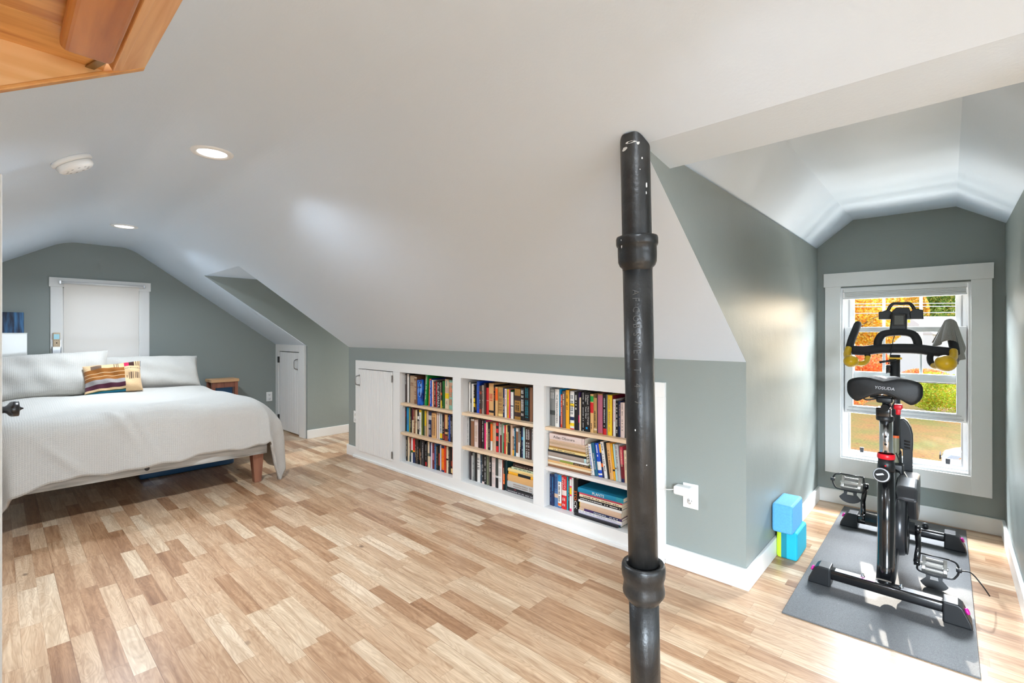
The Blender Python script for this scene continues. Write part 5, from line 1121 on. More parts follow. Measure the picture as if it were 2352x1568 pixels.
# saddle
def sad(u, v):
    """u along the length (0 rear .. 1 nose), v around the section"""
    y = 2.655+.275*max(0, u-.02)/.98
    w = .134*(1-(max(0, u-.10)/.90)**1.1*.80) if u > .10 else .134*(.80+.20*math.sqrt(max(0, 1-((.10-u)/.10)**2)))
    a = PI*2*v; cx, cz = math.cos(a), math.sin(a)
    ex = math.copysign(abs(cx)**.5, cx)
    hr = .052*(1-.25*u); z0 = .952+.010*u
    z = z0+hr*math.copysign(abs(cz)**.6, cz)
    if cz > 0: z -= .016*math.exp(-(ex*w/.030)**2)*(1-u*.7)
    if cz < 0:
        z += min(1, -cz*2)*(.030*math.exp(-(ex*w/.060)**2)-.022*math.exp(-((abs(ex)*w-.098)/.026)**2)*max(0, 1-u*3))
    if u < .08: k = math.sqrt(max(.0004, 1-((.08-u)/.08)**2)); z = z0+(z-z0)*(.25+.75*k); ex *= .80+.20*k
    if u < .001: z = z0+(z-z0)*.05; ex *= .1; y += .002
    if u > .93: z = z0+(z-z0)*(.4+.6*(1-u)/.07); w *= .55+.45*(1-u)/.07
    return Vector((BX+ex*w, y, z))
s = MB(); nu, nv = 50, 48; s.grid(sad, nu, nv)
s.f.append(tuple(range(nv))); s.m.append(0); s.sm.append(True)
b0 = nu*(nv+1); s.f.append(tuple(range(b0, b0+nv))[::-1]); s.m.append(0); s.sm.append(True)
sd_ = part('saddle', s, SADM)
s = MB(); put_text(s, 'YOSUDA', (BX-.030, 2.6515, .9545), (.070, .0005, -.003), (.002, .002, .0125)); part('saddle_lettering', s, LBLW, sd_)
# frame and front post
s = MB(); s.tube(smooth_path([(BX, 2.82, .34), (BX, 3.05, .36), (BX, 3.30, .47)]), .028, 18); part('main_frame', s, GB)
s = MB(); s.tube([(BX, 3.58, G0+.06), (BX, 3.42, .30), (BX, 3.31, .56)], [.03, .03, .028], 18); part('front_post', s, GB)
s = MB(); s.prism([(BX+.022, 2.74, G0+.05), (BX+.022, 2.84, G0+.05), (BX+.022, 3.14, .12), (BX+.022, 3.10, .16), (BX+.022, 2.90, .14)], (.012, 0, 0)); part('strut', s, GUN, bevel=.003)
s = MB(); s.tube([(BX, 3.31, .555), (BX, 3.30, .86), (BX, 3.295, 1.085)], .0225, 18); hp = part('handlebar_post', s, MBK)
LABEL = mat('grey scale label', (120, 118, 96), .4); ORG = mat('orange label band', (226, 96, 30), .4)
s = MB(); s.grid(lambda u, v: Vector((BX+.0228*math.sin(-.9+1.8*u), 3.304-.0228*math.cos(-.9+1.8*u)+.0035*(1-v), .495+.155*v)), 8, 12, mf=lambda u, v: 1 if v > .92 else (0 if int(v*36) % 3 else 2)); part('scale_label', s, [LABEL, ORG, MBK], hp)
s = MB(); s.bbox((BX+.004, 3.285, .475), .034, .034, .030, .010); s.tube([(BX+.02, 3.27, .47), (BX+.02, 3.265, .36)], [.020, .014], 12); part('post_clamp', s, MBK)
s = MB(); s.box(BX-.025, BX+.030, 3.27, 3.30, 1.062, 1.072); part('clamp_plate', s, YEL, bevel=.002)
# guard over the brake
gp = [(2062, 968), (2066, 962), (2074, 960), (2084, 968), (2092, 981), (2096.5, 998), (2097, 1020), (2096, 1040), (2086, 1036), (2066, 1030)]
s = MB(); s.prism([at(u, v, 1, 3.40) for u, v in gp], (0, .05, 0)); gd = part('sweat_guard', s, MBK, bevel=.008, seg=3)
s = MB()
for k in range(3): p0 = at(2077, 1010+k*7, 1, 3.398); s.obox(p0, at(2091, 1013+k*7, 1, 3.398)-p0, at(2077, 1014+k*7, 1, 3.398)-p0, (0, -.003, 0))
part('guard_vent', s, GB, gd)
p0, p1 = at(2085, 1030, 1, 3.42), at(2084, 1120, 1, 3.42)
s = MB(); s.box(p0.x-.021, p0.x+.021, 3.40, 3.43, .30, p0.z); part('brake_post', s, MBK, bevel=.003)
# drive cover, flywheel, cranks
s = MB(); s.lathe([(.0, -.004), (.125, -.004), (.142, .006), (.146, .022), (.142, .040), (.128, .050), (.0, .052)], (BX+.012, 3.10, .232), (1, 0, 0), 44); dc = part('drive_cover', s, GUN)
s = MB(); s.lathe([(.128, .049), (.132, .054), (.136, .050)], (BX+.012, 3.10, .232), (1, 0, 0), 44, 0, False); s.lathe([(.05, .0515), (.05, .056), (0, .056)], (BX+.012, 3.10, .232), (1, 0, 0), 30); part('cover_ring', s, MBK, dc)
s = MB(); yz = [(3.06, .372), (3.10, .425), (3.20, .455), (3.36, .452), (3.40, .40), (3.38, .33), (3.30, .25), (3.16, .25)]
s.prism([(BX+.016, y, z) for y, z in yz], (.086, 0, 0)); hs = part('flywheel_housing', s, GUN, bevel=.014, seg=3)
s = MB(); put_text(s, 'YOSUDA', (BX+.1035, 3.14, .375), (0, .15, 0), (0, 0, .028)); part('housing_lettering', s, LBLW, hs)
s = MB(); s.lathe([(.0, -.012), (.03, -.012), (.03, -.018), (.13, -.018), (.17, -.014), (.172, 0), (.17, .014), (.13, .018), (.03, .018), (.03, .012), (0, .012)], (BX-.004, 3.42, .235), (1, 0, 0), 48); part('flywheel', s, SILV)
s = MB(); s.tube([(BX-.11, 3.12, .222), (BX+.09, 3.12, .222)], .030, 20); part('bottom_bracket', s, MBK)
def crank(x, p0, p1):
    a, b_ = Vector(p0), Vector(p1); s = MB()
    s.tube([a, a+(b_-a)*.5+Vector((math.copysign(.006, x-BX), 0, 0)), b_], [.013, .011, .0125], 12, sx=.8)
    s.lathe([(.018, -.012), (.018, .012), (.010, .014)], a, (1, 0, 0), 16); s.lathe([(.015, -.010), (.015, .012), (.008, .014)], b_, (1, 0, 0), 16); part('crank_arm', s, GB)
PLX, PRX = -.335, -.115
LA, LB = at(1997, 1192, 0, PLX), at(1987, 1106, 0, PLX)
RA, RB = at(2093, 1207, 0, PRX), at(2103, 1326, 0, PRX)
LA = Vector((PLX, 3.12, .222)); LB = Vector((PLX, 3.225, .365)); RA = Vector((PRX, 3.12, .222)); RB = Vector((PRX, 3.02, .094))
crank(PLX, LA, LB); crank(PRX, RA, RB)
def pedal(c, sg, tilt):
    c = Vector(c); X = Vector((sg, 0, 0)); Rm = Matrix.Rotation(tilt, 3, 'X'); Y = Rm @ Vector((0, 1, 0)); Z = Rm @ Vector((0, 0, 1))
    P = lambda x, y, z: c+X*x+Y*y+Z*z
    s = MB()
    s.tube([P(0, 0, 0), P(.115, 0, 0)], .008, 10)
    for x0, x1 in ((.020, .034), (.096, .110)):
        s.prism([P(x0, -.040, -.012), P(x0, -.040, .012), P(x0, -.018, .007), P(x0, .018, .007), P(x0, .040, .014), P(x0, .040, -.012)], X*(x1-x0))
    for y0, y1 in ((-.040, -.030), (.026, .036)):
        s.obox(P(.030, y0, -.010), X*.07, Y*(y1-y0), Z*.018)
    s.obox(P(.034, -.012, -.008), X*.062, Y*.024, Z*.014)
    pd = part('pedal', s, CAGE, bevel=.002)
    s = MB(); s.tube([P(.012, .046, .016), P(.118, .046, .016)], .0035, 8); s.tube(smooth_path([P(.012, .046, .016), P(.008, 0, .004), P(.012, -.044, -.004), P(.115, -.046, -.006), P(.140, -.030, 0), P(.150, .0, .010), P(.142, .034, .016), P(.118, .046, .016)]), .0042, 8); s.bbox(P(.150, .004, .010), .010, .012, .008, .003); part('pedal_strap', s, MBK, pd)
    # flap hanging from the near edge
    n = 12; s = MB(); D = Vector((0, -.22, -.97)); up = X.cross(D)
    pts = [P(.034, -.046, -.008)]
    arc = [P(.065, -.046, -.008)+D*.026+X*(.053*math.sin(a))+D*(.040*math.cos(a)) for a in [(-1.25+2.5*k/n) for k in range(n+1)]]
    hole = []
    outer = [P(.034, -.044, -.006), P(.036, -.044, -.006)+D*.018]+arc+[P(.094, -.044, -.006)+D*.018, P(.096, -.044, -.006)]
    # split around a slot near the top
    h0, h1 = P(.052, -.044, -.006)+D*.010, P(.078, -.044, -.006)+D*.010; h2, h3 = P(.080, -.044, -.006)+D*.024, P(.050, -.044, -.006)+D*.024
    N_ = D.cross(X).normalized()*.003
    s.prism([outer[0], outer[1], h3, h0], N_); s.prism([h1, h2, outer[-2], outer[-1]], N_); s.prism([outer[0], h0, h1, outer[-1]], N_)
    s.prism([outer[1]]+arc+[outer[-2], h2, h3], N_); part('toe_flap', s, MBK, pd)
    return P
P_ = pedal(LB, -1, .62)
P_ = pedal(RB, 1, .50)
s = MB(); s.tube(smooth_path([P_(.155, .004, .008), P_(.19, .0, .016), P_(.225, -.03, -.01), P_(.25, -.05, -.045)]), .003, 6); part('strap_tail', s, MBK)
# handlebar
yb = 3.345
L0, R0_ = at(1958, 804, 1, yb), at(2186, 810, 1, yb)
s = MB(); s.tube(smooth_path([L0, at(1985, 805, 1, yb), at(2020, 801, 1, yb+.01), at(2060, 800, 1, yb+.015), at(2105, 801, 1, yb+.01), at(2145, 806, 1, yb), R0_]), .027, 18); hb = part('handlebar', s, FOAM)
s = MB(); s.tube(smooth_path([at(2016, 800, 1, yb+.01), at(2017, 783, 1, yb+.02), at(2026, 769, 1, yb+.03), at(2045, 764, 1, yb+.04), at(2075, 763, 1, yb+.04), at(2097, 768, 1, yb+.03), at(2107, 783, 1, yb+.02), at(2108, 801, 1, yb+.01)]), .0195, 16); part('centre_loop', s, FOAM, hb)
for nm, pts in (('l', [(1951, 808, 3.34), (1952, 795, 3.36), (1957, 778, 3.40), (1965, 758, 3.46), (1971, 743, 3.52)]), ('r', [(2193, 812, 3.34), (2192, 800, 3.36), (2187, 780, 3.40), (2183, 765, 3.46), (2180, 750, 3.52)])):
    s = MB(); P = smooth_path([at(u, v, 1, y) for u, v, y in pts]); s.tube(P, [.020]*(len(P)-1)+[.018], 16); part('horn', s, FOAM, hb)
for pts, ctr, rx in (([(1949, 800, 3.33), (1946, 812, 3.29), (1949, 822, 3.25), (1954, 829, 3.22)], (1955, 829, 3.20), .036), ([(2190, 806, 3.33), (2190, 818, 3.29), (2184, 826, 3.25), (2176, 832, 3.22)], (2172, 834, 3.20), .043)):
    s = MB(); s.tube(smooth_path([at(u, v, 1, y) for u, v, y in pts]), [.017]*6+[.018]*6+[.020]*7, 14)
    c = at(*ctr[:2], 1, ctr[2])
    s.grid(lambda u, v: c+Vector((rx*math.sin(PI*u)*math.cos(2*PI*v), .052*math.cos(PI*u), rx*.93*math.sin(PI*u)*math.sin(2*PI*v))), 18, 24); part('grip_end', s, YEL, hb)
for pts, col in (([(1988, 806, 3.34), (1993, 818, 3.33), (1990, 829, 3.30), (1980, 835, 3.26), (1966, 834, 3.22)], 0), ([(2141, 808, 3.34), (2136, 820, 3.33), (2138, 832, 3.30), (2148, 841, 3.26), (2160, 840, 3.22)], 1)):
    s = MB(); P = smooth_path([at(u, v, 1, y) for u, v, y in pts]); s.tube(P, .014, 14)
    for i in range(len(s.f)):
        k = min(s.f[i])//14
        if k > len(P)*.62 or (col == 0 and k > len(P)*.25): s.m[i] = 1
    part('lower_grip', s, [FOAM, YEL], hb)
s = MB(); s.tube([at(2058, 826, 1, 3.27), at(2038, 829, 1, 3.25), at(2020, 832, 1, 3.24)], [.005, .006, .0065], 10); part('clamp_lever', s, MBK)
# console and tablet holder
K = lambda x, y: (1880+x/5.226, 660+y/5.226)
yc = 3.455
def pr(name, pts, m, y, d, par, bevel=.004):
    s = MB(); s.prism([at(*K(*p), 1, y) for p in pts], (0, d, 0)); return part(name, s, m, par, bevel=bevel, seg=2)
hold = pr('tablet_holder', [(868, 385), (868, 300), (930, 240), (1085, 240), (1112, 300), (1105, 385)], MBK, yc, .022, None)
pr('holder_wing', [(722, 385), (720, 292), (775, 285), (832, 262), (885, 300), (880, 385)], MBK, yc-.004, .018, hold)
pr('holder_wing', [(1100, 382), (1090, 300), (1152, 250), (1205, 262), (1255, 268), (1262, 382)], MBK, yc-.004, .018, hold)
s = MB(); s.tube(smooth_path([at(*K(*p), 1, yc+.006) for p in ((835, 275), (862, 225), (905, 195), (1000, 194), (1085, 192), (1120, 215), (1150, 265))]), .0085, 10); part('holder_handle', s, MBK, hold)
con = pr('console', [(875, 308), (1062, 308), (1062, 500), (1030, 560), (872, 560), (850, 500)], MBK, yc-.055, .05, None, .008)
SCR = mat('grey display', (82, 86, 84), .15, spec=.7)
pr('console_bezel', [(890, 325), (1045, 325), (1045, 460), (890, 460)], GB, yc-.057, .003, con, .001)
pr('display', [(912, 340), (1022, 340), (1022, 445), (912, 445)], SCR, yc-.0585, .002, con, .0005)
pr('console_button', [(922, 503), (972, 503), (962, 530), (932, 530)], REDP, yc-.060, .004, con, .001)
s = MB(); s.tube(smooth_path([at(2055, 770, 1, 3.39), at(2051, 782, 1, 3.36), at(2050, 795, 1, 3.325), at(2046, 812, 1, 3.29), at(2041, 836, 1, 3.28)]), .0022, 6)
P = []
for k in range(100):
    a = k*.55; p = at(2040, 838+.30*k*.62, 1, 3.28); P.append(p+Vector((.010*math.cos(a), .010*math.sin(a), 0)))
s.tube(P, .0022, 6); part('coiled_cable', s, MBK)
s = MB(); s.tube(smooth_path([at(2058, 1040, 1, 3.28), at(2066, 1060, 1, 3.29), at(2067, 1085, 1, 3.30), at(2063, 1110, 1, 3.30)]), .003, 6); part('brake_cable', s, MBK)
# towel over the right horn
TOW = fabric('grey towel terry', (150, 144, 136), var=.16)
KT = lambda x, y: (2050+x/7.842, 680+y/7.842)
ridge = [(930, 470, 3.50), (965, 440, 3.505), (1000, 426, 3.51), (1040, 420, 3.515), (1075, 425, 3.52), (1110, 445, 3.53), (1135, 470, 3.54)]
hem = [(705, 835, 3.44), (765, 905, 3.40), (905, 840, 3.36), (1010, 790, 3.34), (1125, 850, 3.37), (1135, 1215, 3.36), (1215, 1160, 3.40), (1290, 1105, 3.47), (1270, 900, 3.55)]
rp_ = smooth_path([at(*KT(x, y), 1, d) for x, y, d in ridge], 8); hp_ = smooth_path([at(*KT(x, y), 1, d) for x, y, d in hem], 8)
def tw(u, v):
    def smp(P, t): q = t*(len(P)-1); i = min(int(q), len(P)-2); return P[i].lerp(P[i+1], q-i)
    a, b_ = smp(rp_, u), smp(hp_, u); p = a.lerp(b_, v); 
    p.y -= .030*math.sin(PI*v)*(.5+.5*math.cos((u-.42)*6)); p.x += .006*math.sin(u*40)*v; p.y += .010*math.sin(u*32)*v
    return p
s = MB(); s.grid(tw, 64, 26); o = s.build('towel', TOW, solid=.005); tag(o, 'grey towel hung over the right horn of the exercise bike handlebar', 'towel')
# ================================================================= outside the window
GZ = -3.9
def grass_mat():
    m, t, b, out = nt('autumn lawn'); L = t.links.new
    tc = N(t, 'ShaderNodeTexCoord'); n1 = N(t, 'ShaderNodeTexNoise'); n1.inputs['Scale'].default_value = .5; n1.inputs['Detail'].default_value = 6; L(tc.outputs['Object'], n1.inputs['Vector'])
    n2 = N(t, 'ShaderNodeTexNoise'); n2.inputs['Scale'].default_value = 9; n2.inputs['Detail'].default_value = 4; L(tc.outputs['Object'], n2.inputs['Vector'])
    rp = N(t, 'ShaderNodeValToRGB'); e = rp.color_ramp.elements; e[0].position = .35; e[0].color = (*lin((122, 122, 30)), 1); e[1].position = .66; e[1].color = (*lin((160, 112, 40)), 1)
    L(n1.outputs['Fac'], rp.inputs['Fac'])
    r2 = N(t, 'ShaderNodeValToRGB'); e = r2.color_ramp.elements; e[0].position = .3; e[0].color = (.55, .55, .5, 1); e[1].position = .7; e[1].color = (1.1, 1.05, 1, 1); L(n2.outputs['Fac'], r2.inputs['Fac'])
    mx = N(t, 'ShaderNodeMix', data_type='RGBA'); mx.blend_type = 'MULTIPLY'; mx.inputs['Factor'].default_value = 1; L(rp.outputs['Color'], mx.inputs['A']); L(r2.outputs['Color'], mx.inputs['B'])
    vo = N(t, 'ShaderNodeTexVoronoi'); vo.inputs['Scale'].default_value = 1.6; L(tc.outputs['Object'], vo.inputs['Vector'])
    lt = N(t, 'ShaderNodeMath', operation='LESS_THAN'); lt.inputs[1].default_value = .11; L(vo.outputs['Distance'], lt.inputs[0])
    m2 = N(t, 'ShaderNodeMix', data_type='RGBA'); L(lt.outputs[0], m2.inputs['Factor']); L(mx.outputs['Result'], m2.inputs['A']); m2.inputs['B'].default_value = (*lin((120, 60, 30)), 1)
    L(m2.outputs['Result'], b.inputs['Base Color']); b.inputs['Roughness'].default_value = .9; return m
s = MB(); s.poly([(-90, 5.2, GZ), (90, 5.2, GZ), (90, 160, GZ), (-90, 160, GZ)]); o = s.build('lawn', grass_mat()); struct(o); o['label'] = 'autumn lawn strewn with leaves outside the window'
def leaf_mat(name, cols):
    m, t, b, out = nt(name); L = t.links.new
    cols = [tuple(min(255, x*1.12) for x in c) for c in cols]
    ge = N(t, 'ShaderNodeNewGeometry'); rp = N(t, 'ShaderNodeValToRGB'); cr = rp.color_ramp
    cr.elements[0].color = (*lin(cols[0]), 1); cr.elements[1].color = (*lin(cols[-1]), 1)
    for i, c in enumerate(cols[1:-1]): e = cr.elements.new((i+1)/(len(cols)-1)); e.color = (*lin(c), 1)
    L(ge.outputs['Random Per Island'], rp.inputs['Fac']); L(rp.outputs['Color'], b.inputs['Base Color']); b.inputs['Roughness'].default_value = .7
    tl = N(t, 'ShaderNodeBsdfTranslucent'); L(rp.outputs['Color'], tl.inputs['Color']); mx = N(t, 'ShaderNodeMixShader'); mx.inputs[0].default_value = .5
    L(b.outputs[0], mx.inputs[1]); L(tl.outputs[0], mx.inputs[2]); L(mx.outputs[0], out.inputs['Surface']); return m
LY = leaf_mat('golden autumn leaves', [(255, 210, 60), (250, 190, 50), (255, 230, 130), (226, 150, 50), (170, 130, 50), (255, 236, 160)])
LR = leaf_mat('red autumn leaves', [(232, 130, 90), (245, 180, 100), (220, 96, 84), (250, 214, 120), (240, 160, 136)])
LG = leaf_mat('green leaves', [(110, 150, 60), (150, 180, 80), (80, 120, 50), (190, 200, 110), (210, 170, 70)])
LB_ = leaf_mat('yellow green shrub leaves', [(206, 214, 60), (160, 190, 50), (230, 226, 110), (120, 150, 40), (222, 160, 50)])
BARK = mat('tree bark', (150, 132, 120), .9, bump=.4, scale=8)
def tree(name, label, x, y, h, rad, m, n, base=.25, ls=.34, seed=0, trunk=True, cat='tree', group=None, squash=1.0):
    rr = random.Random(seed); t_ = thing(name, label, cat, (x, y, GZ), group)
    if trunk:
        s = MB(); s.tube(smooth_path([(x, y, GZ), (x+.1, y, GZ+h*.3), (x-.1, y+.1, GZ+h*.6), (x, y, GZ+h*.9)]), [.24-.011*k for k in range(19)], 10)
        for k in range(5):
            a = rr.random()*6.3; z = GZ+h*(.35+.1*k); s.tube([(x, y, z), (x+rad*.5*math.cos(a), y+rad*.5*math.sin(a), z+h*.14), (x+rad*.8*math.cos(a), y+rad*.8*math.sin(a), z+h*.2)], [.09, .06, .02], 6)
        s.build('trunk', BARK, t_)
    s = MB(); cz = GZ+h*(base+(1-base)/2); hz = h*(1-base)/2
    cl = [(rr.gauss(0, .42), rr.gauss(0, .42), rr.uniform(-.8, .85)) for _ in range(26)]
    vs = []; fs = []
    for i in range(n):
        q = cl[i % 26]; g = (q[0]+rr.gauss(0, .20), q[1]+rr.gauss(0, .20), q[2]+rr.gauss(0, .17))
        k = math.sqrt(g[0]**2+g[1]**2+g[2]**2)
        if k > 1: g = tuple(v/k for v in g)
        p = Vector((x+g[0]*rad, y+g[1]*rad*squash, cz+g[2]*hz)); l = ls*rr.uniform(.6, 1.2)
        a = Vector((rr.gauss(0, 1), rr.gauss(0, 1), rr.gauss(0, 1))).normalized(); b_ = a.orthogonal().normalized()
        a, b_ = a*l, b_*l*.5; k = len(vs); vs += [p-a, p+b_, p+a, p-b_]; fs.append((k, k+1, k+2, k+3))
    s.add(vs, fs); s.build('foliage', m, t_); return t_
def gp_(u, w):     # ground point at pixel column u, depth w along the view axis
    r = (u-CX)/FPX*w; return (FW[0]*w+RT[0]*r, FW[1]*w+RT[1]*r)
spec = [('maple_tree', 'golden autumn tree filling the left panes', 1935, 50, 13, 5.6, LY, 26000, .2, .19, 'tree'), ('maple_tree', 'golden tree behind the console in the middle panes', 2036, 68, 13.5, 4.6, LY, 20000, .12, .22, 'tree'),
        ('oak_tree', 'green tree with yellowing leaves in the right panes', 2145, 72, 16, 5.5, LG, 22000, .2, .24, 'tree'), ('oak_tree', 'far green tree at the right edge of the window', 2330, 80, 16, 6, LG, 14000, .2, .27, 'tree'), ('oak_tree', 'far green tree behind the gap between the golden trees', 2060, 88, 17, 6.5, LG, 16000, .1, .28, 'tree'), ('oak_tree', 'green tree beyond the golden tree on the left', 1880, 84, 17, 8, LG, 10000, .1, .34, 'tree'), ('oak_tree', 'tall tree far right beyond the white house', 2390, 112, 18, 8, LG, 8000, .1, .34, 'tree'),
        ('red_shrub', 'red leaved shrub below the golden tree', 1980, 40, 4.2, 2.1, LR, 9000, .0, .12, 'shrub'), ('red_shrub', 'low russet shrub behind the saddle', 2122, 39, 2.2, 1.9, LR, 6000, .0, .10, 'shrub'), ('red_shrub', 'pink red low hedge at the left of the lawn', 1940, 34, 1.9, 1.8, LR, 5000, .0, .10, 'shrub'), ('green_shrub', 'round yellow green shrub at the right of the lawn', 2160, 31, 2.6, 1.9, LB_, 9000, .0, .085, 'shrub')]
for i, (nm, lb, u, w, h, rd, m_, n_, bs, ls_, ct) in enumerate(spec):
    x, y = gp_(u, w); tree(nm, lb+' outside', x, y, h, rd, m_, n_, bs, ls_, 20+i, ct == 'tree', ct, 'trees outside the window' if ct == 'tree' else 'shrubs outside the window')
# white house beyond the trees
SID = mat('white clapboard', (238, 234, 230), .7, bump=.1, scale=3); ROOF = mat('pale shingles', (222, 214, 210), .9, bump=.3, scale=12)
hx, hy_ = gp_(2142, 57); ux = Vector((RT[0], RT[1], 0)); uy = Vector((FW[0], FW[1], 0))
hs_ = thing('house', 'white clapboard house across the lawn at the right', 'house', (hx, hy_, GZ))
s = MB(); A = Vector((hx, hy_, GZ)); s.obox(A, ux*11, uy*7, Vector((0, 0, 5.0))); 
for k in range(20): s.obox(A-uy*.02+Vector((0, 0, .24*k)), ux*11, uy*.02, Vector((0, 0, .02)))
s.build('wall', SID, hs_)
s = MB(); B = A+Vector((0, 0, 5.0))-ux*.05-uy*.3; s.prism([B, B+uy*7.6, B+uy*3.8+Vector((0, 0, 2.3))], ux*11.6); s.build('roof', ROOF, hs_)
for k in range(3):
    s = MB(); q = A+ux*(1.2+3.2*k)-uy*.03+Vector((0, 0, 1.2)); s.obox(q, ux*1.1, uy*.04, Vector((0, 0, 1.5))); s.build('window', mat('dark house window', (60, 66, 74), .2), hs_)
# power lines
for k, (v, dv) in enumerate(((697, -1), (704, -1), (718.5, -1.5))):
    w = 24; s = MB(); pts = []
    for u in (1700, 1900, 2100, 2300, 2500):
        x, y = gp_(u, w); pts.append((x, y, CH+(HY-(v+dv*(u-2080)/140))*w/FPX))
    s.tube(smooth_path(pts, 4), .022, 6); o = s.build('power_line', mat('pale cable sheath', (206, 208, 214), .6)); tag(o, ('topmost of the three cables crossing the upper panes', 'middle one of the three cables crossing the upper panes', 'lowest and thickest of the three cables crossing the upper panes')[k], 'cable', 'power lines outside the window')
# white car, parked parallel to the front of the house
ux = Vector((1, 0, 0)); uy = Vector((0, 1, 0))
CARP = mat('white car paint', (240, 241, 244), .18, spec=.6, coat=.6); TYRE = mat('tyre rubber', (26, 26, 28), .8); CGL = mat('dark car glass', (30, 34, 40), .05, spec=.8)
nx, ny = gp_(2158, 17.0); car = thing('car', 'white car at the lower right beyond the window', 'car', (nx+ux.x*2.2, ny+ux.y*2.2, GZ))
O = Vector((nx, ny, GZ)); Pc = lambda x, y, z: O+ux*x+uy*y+Vector((0, 0, z))
prof = [(.05, .28), (.0, .42), (.02, .60), (.10, .72), (.35, .84), (.9, .94), (1.25, .98), (1.9, 1.36), (2.5, 1.44), (3.3, 1.40), (4.0, 1.02), (4.4, .92), (4.45, .5), (4.35, .28)]
s = MB()
def carw(u, v):
    pass
sec = [(-.86, .93), (-.80, .985), (-.45, 1.0), (.45, 1.0), (.80, .985), (.86, .93)]
n = len(prof)
for yy, k in sec:
    for x, z in prof:
        sx = x+(0.30*(abs(yy)/.86)**3 if x < .5 else 0); zz = .28+(z-.28)*(k if z > .5 else 1); 
        if z > 1.1: pass
        s.v.append(tuple(Pc(sx, .9+yy*(1 if z < 1.0 else .82), zz)))
for q in range(len(sec)-1):
    for j in range(n): l = (j+1) % n; s.f.append((q*n+j, q*n+l, (q+1)*n+l, (q+1)*n+j)); s.m.append(0); s.sm.append(True)
s.f.append(tuple(range(n))); s.f.append(tuple(range((len(sec)-1)*n, len(sec)*n))[::-1]); s.m += [0, 0]; s.sm += [False, False]
s.build('body', CARP, car, bevel=.04, seg=3)
s = MB(); s.prism([Pc(1.35, .05, 1.0), Pc(1.92, .16, 1.31), Pc(3.2, .16, 1.34), Pc(3.8, .05, 1.0)], uy*-.012); s.build('side_window', CGL, car)
for x in (.85, 3.55):
    for y in (.10, 1.72):
        s = MB(); s.lathe([(.0, -.09), (.20, -.10), (.31, -.10), (.32, -.06), (.32, .10), (.0, .10)], Pc(x, y, .32), uy, 28); wh = s.build('wheel', TYRE, car)
        s = MB(); s.lathe([(.0, -.112), (.19, -.108), (.20, -.10)], Pc(x, y, .32), uy, 20); s.build('hubcap', SILV, wh)
HL = mat('headlight lens', (196, 204, 214), .08, spec=.8); AMB = mat('amber indicator', (255, 160, 20), .2)
s = MB(); s.prism([Pc(.20, .028, .66), Pc(.48, .016, .70), Pc(.62, .012, .80), Pc(.34, .022, .80)], uy*-.02); s.prism([Pc(.20, .028, .66), Pc(.34, .022, .80), Pc(.16, .20, .80), Pc(.06, .20, .66)], ux*-.03); s.build('headlight', HL, car)
s = MB(); s.prism([Pc(.50, .012, .70), Pc(.70, .008, .76), Pc(.72, .008, .82), Pc(.62, .01, .80)], uy*-.022); s.build('indicator', AMB, car)
s = MB(); s.obox(Pc(-.01, .55, .5), ux*.04, uy*.7, Vector((0, 0, .16))); s.build('grille', TYRE, car)
# ================================================================= light
W = bpy.data.worlds.new('sky'); SC.world = W; W.use_nodes = True; t = W.node_tree
bg = t.nodes['Background']; sk = N(t, 'ShaderNodeTexSky'); sk.sky_type = 'NISHITA'; sk.sun_disc = False; sk.sun_elevation = math.radians(24); sk.sun_rotation = math.radians(20); sk.air_density = .6; sk.dust_density = 2.0
mx = N(t, 'ShaderNodeMix', data_type='RGBA'); mx.inputs['Factor'].default_value = .75; t.links.new(sk.outputs[0], mx.inputs['A']); mx.inputs['B'].default_value = (1, 1.02, 1.06, 1)
t.links.new(mx.outputs['Result'], bg.inputs['Color']); bg.inputs['Strength'].default_value = SKY_S
def sun(name, e, dx, energy, ang, col):
    l = bpy.data.lights.new(name, 'SUN'); l.energy = energy; l.angle = math.radians(ang); l.color = col
    o = bpy.data.objects.new(name, l); COL.objects.link(o)
    d = Vector((dx, -math.sqrt(1-dx*dx), 0))*math.cos(math.radians(e))+Vector((0, 0, -math.sin(math.radians(e))))
    o.rotation_euler = d.to_track_quat('-Z', 'Y').to_euler(); o.location = (0, 8, 6); return o
sun('low_sun', 19.0, .16, SUN_S, .6, (1, .93, .82))
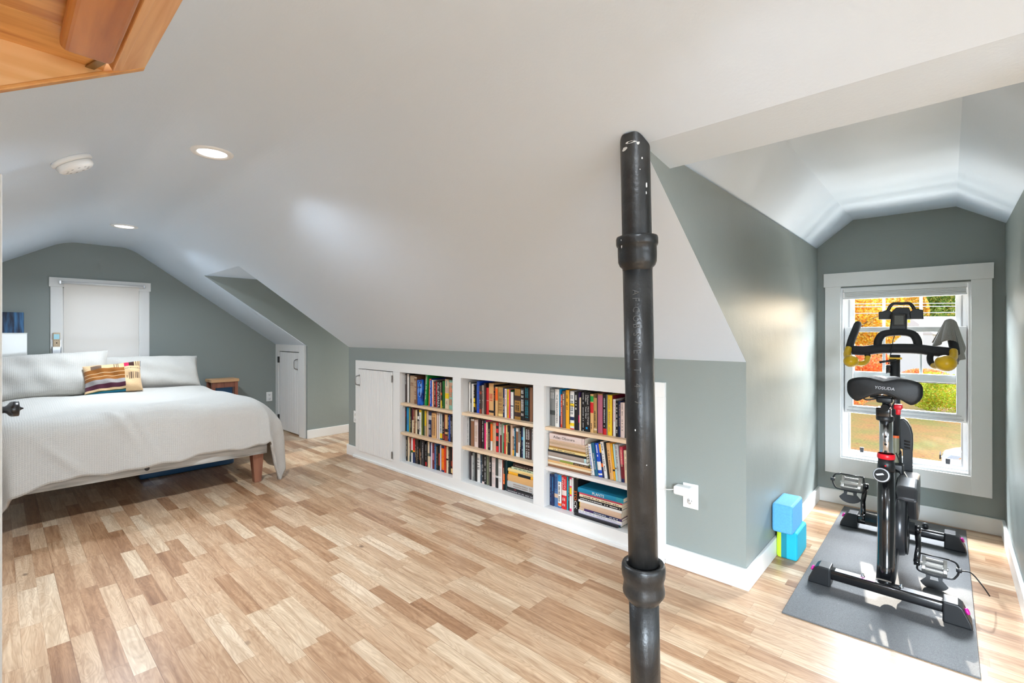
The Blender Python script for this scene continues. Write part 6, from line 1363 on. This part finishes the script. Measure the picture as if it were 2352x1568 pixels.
def win_light(name, loc, d, sx, sy, e, col=(.95, .98, 1)):
    l = bpy.data.lights.new(name, 'AREA'); l.shape = 'RECTANGLE'; l.size = sx; l.size_y = sy; l.energy = e; l.color = col
    o = bpy.data.objects.new(name, l); COL.objects.link(o); o.location = loc; o.rotation_euler = Vector(d).to_track_quat('-Z', 'Y').to_euler(); return o
win_light('east_fill_light', (XE+.35, .6, 1.15), (-1, 0, -.05), 2.2, 1.2, EAST_S, (.82, .94, 1.06))  # area lamp behind the added gable window, fills the room from the right
win_light('dormer_sky_fill', (-.23, DY+1.2, 2.2), (0, -.92, -.40), 5.0, .9, DORM_S, (.88, .95, 1.03))  # hidden area lamp above the window, added to brighten the dormer
win_light('lawn_bounce_fill', (-.23, DY+1.6, -1.1), (0, -.76, .65), 3.0, .9, GRND_S, (1, .94, .85))  # hidden area lamp below the sill, added in place of lawn bounce
win_light('south_fill_light', ((SX0+SX1)/2, YS-.42, 1.05), (-.18, 1, -.95), 1.3, 1.2, SOUTH_S, (.82, .94, 1.06)).data.spread = math.radians(104)  # area lamp behind the added south window, fills knee wall and dormer
win_light('alcove_window_daylight', (-4.9, AY+.45, 1.05), (0, -1, -.1), .8, 1.2, ALC_S, (.80, .92, 1))
# ================================================================= camera
cam = bpy.data.cameras.new('camera'); cam.sensor_fit = 'HORIZONTAL'; cam.sensor_width = 36.0; cam.lens = FPX/2352*36.0
cam.shift_x = 0.0; cam.shift_y = -(784-HY)/2352*-1 if False else (HY-784)/2352
cam.clip_start = .02; cam.clip_end = 400
co = bpy.data.objects.new('camera', cam); COL.objects.link(co); co.location = (0, 0, CH)
co.rotation_euler = (PI/2, 0, YAW)
SC.camera = co
vs_ = SC.view_settings; vs_.view_transform = 'Standard'; vs_.look = 'None'; vs_.exposure = EXPO; vs_.gamma = 1; vs_.use_curve_mapping = False
SC.cycles.max_bounces = 10; SC.cycles.diffuse_bounces = 6; SC.cycles.glossy_bounces = 4; SC.cycles.transparent_max_bounces = 12; SC.cycles.caustics_reflective = False; SC.cycles.caustics_refractive = False; SC.cycles.sample_clamp_indirect = 6
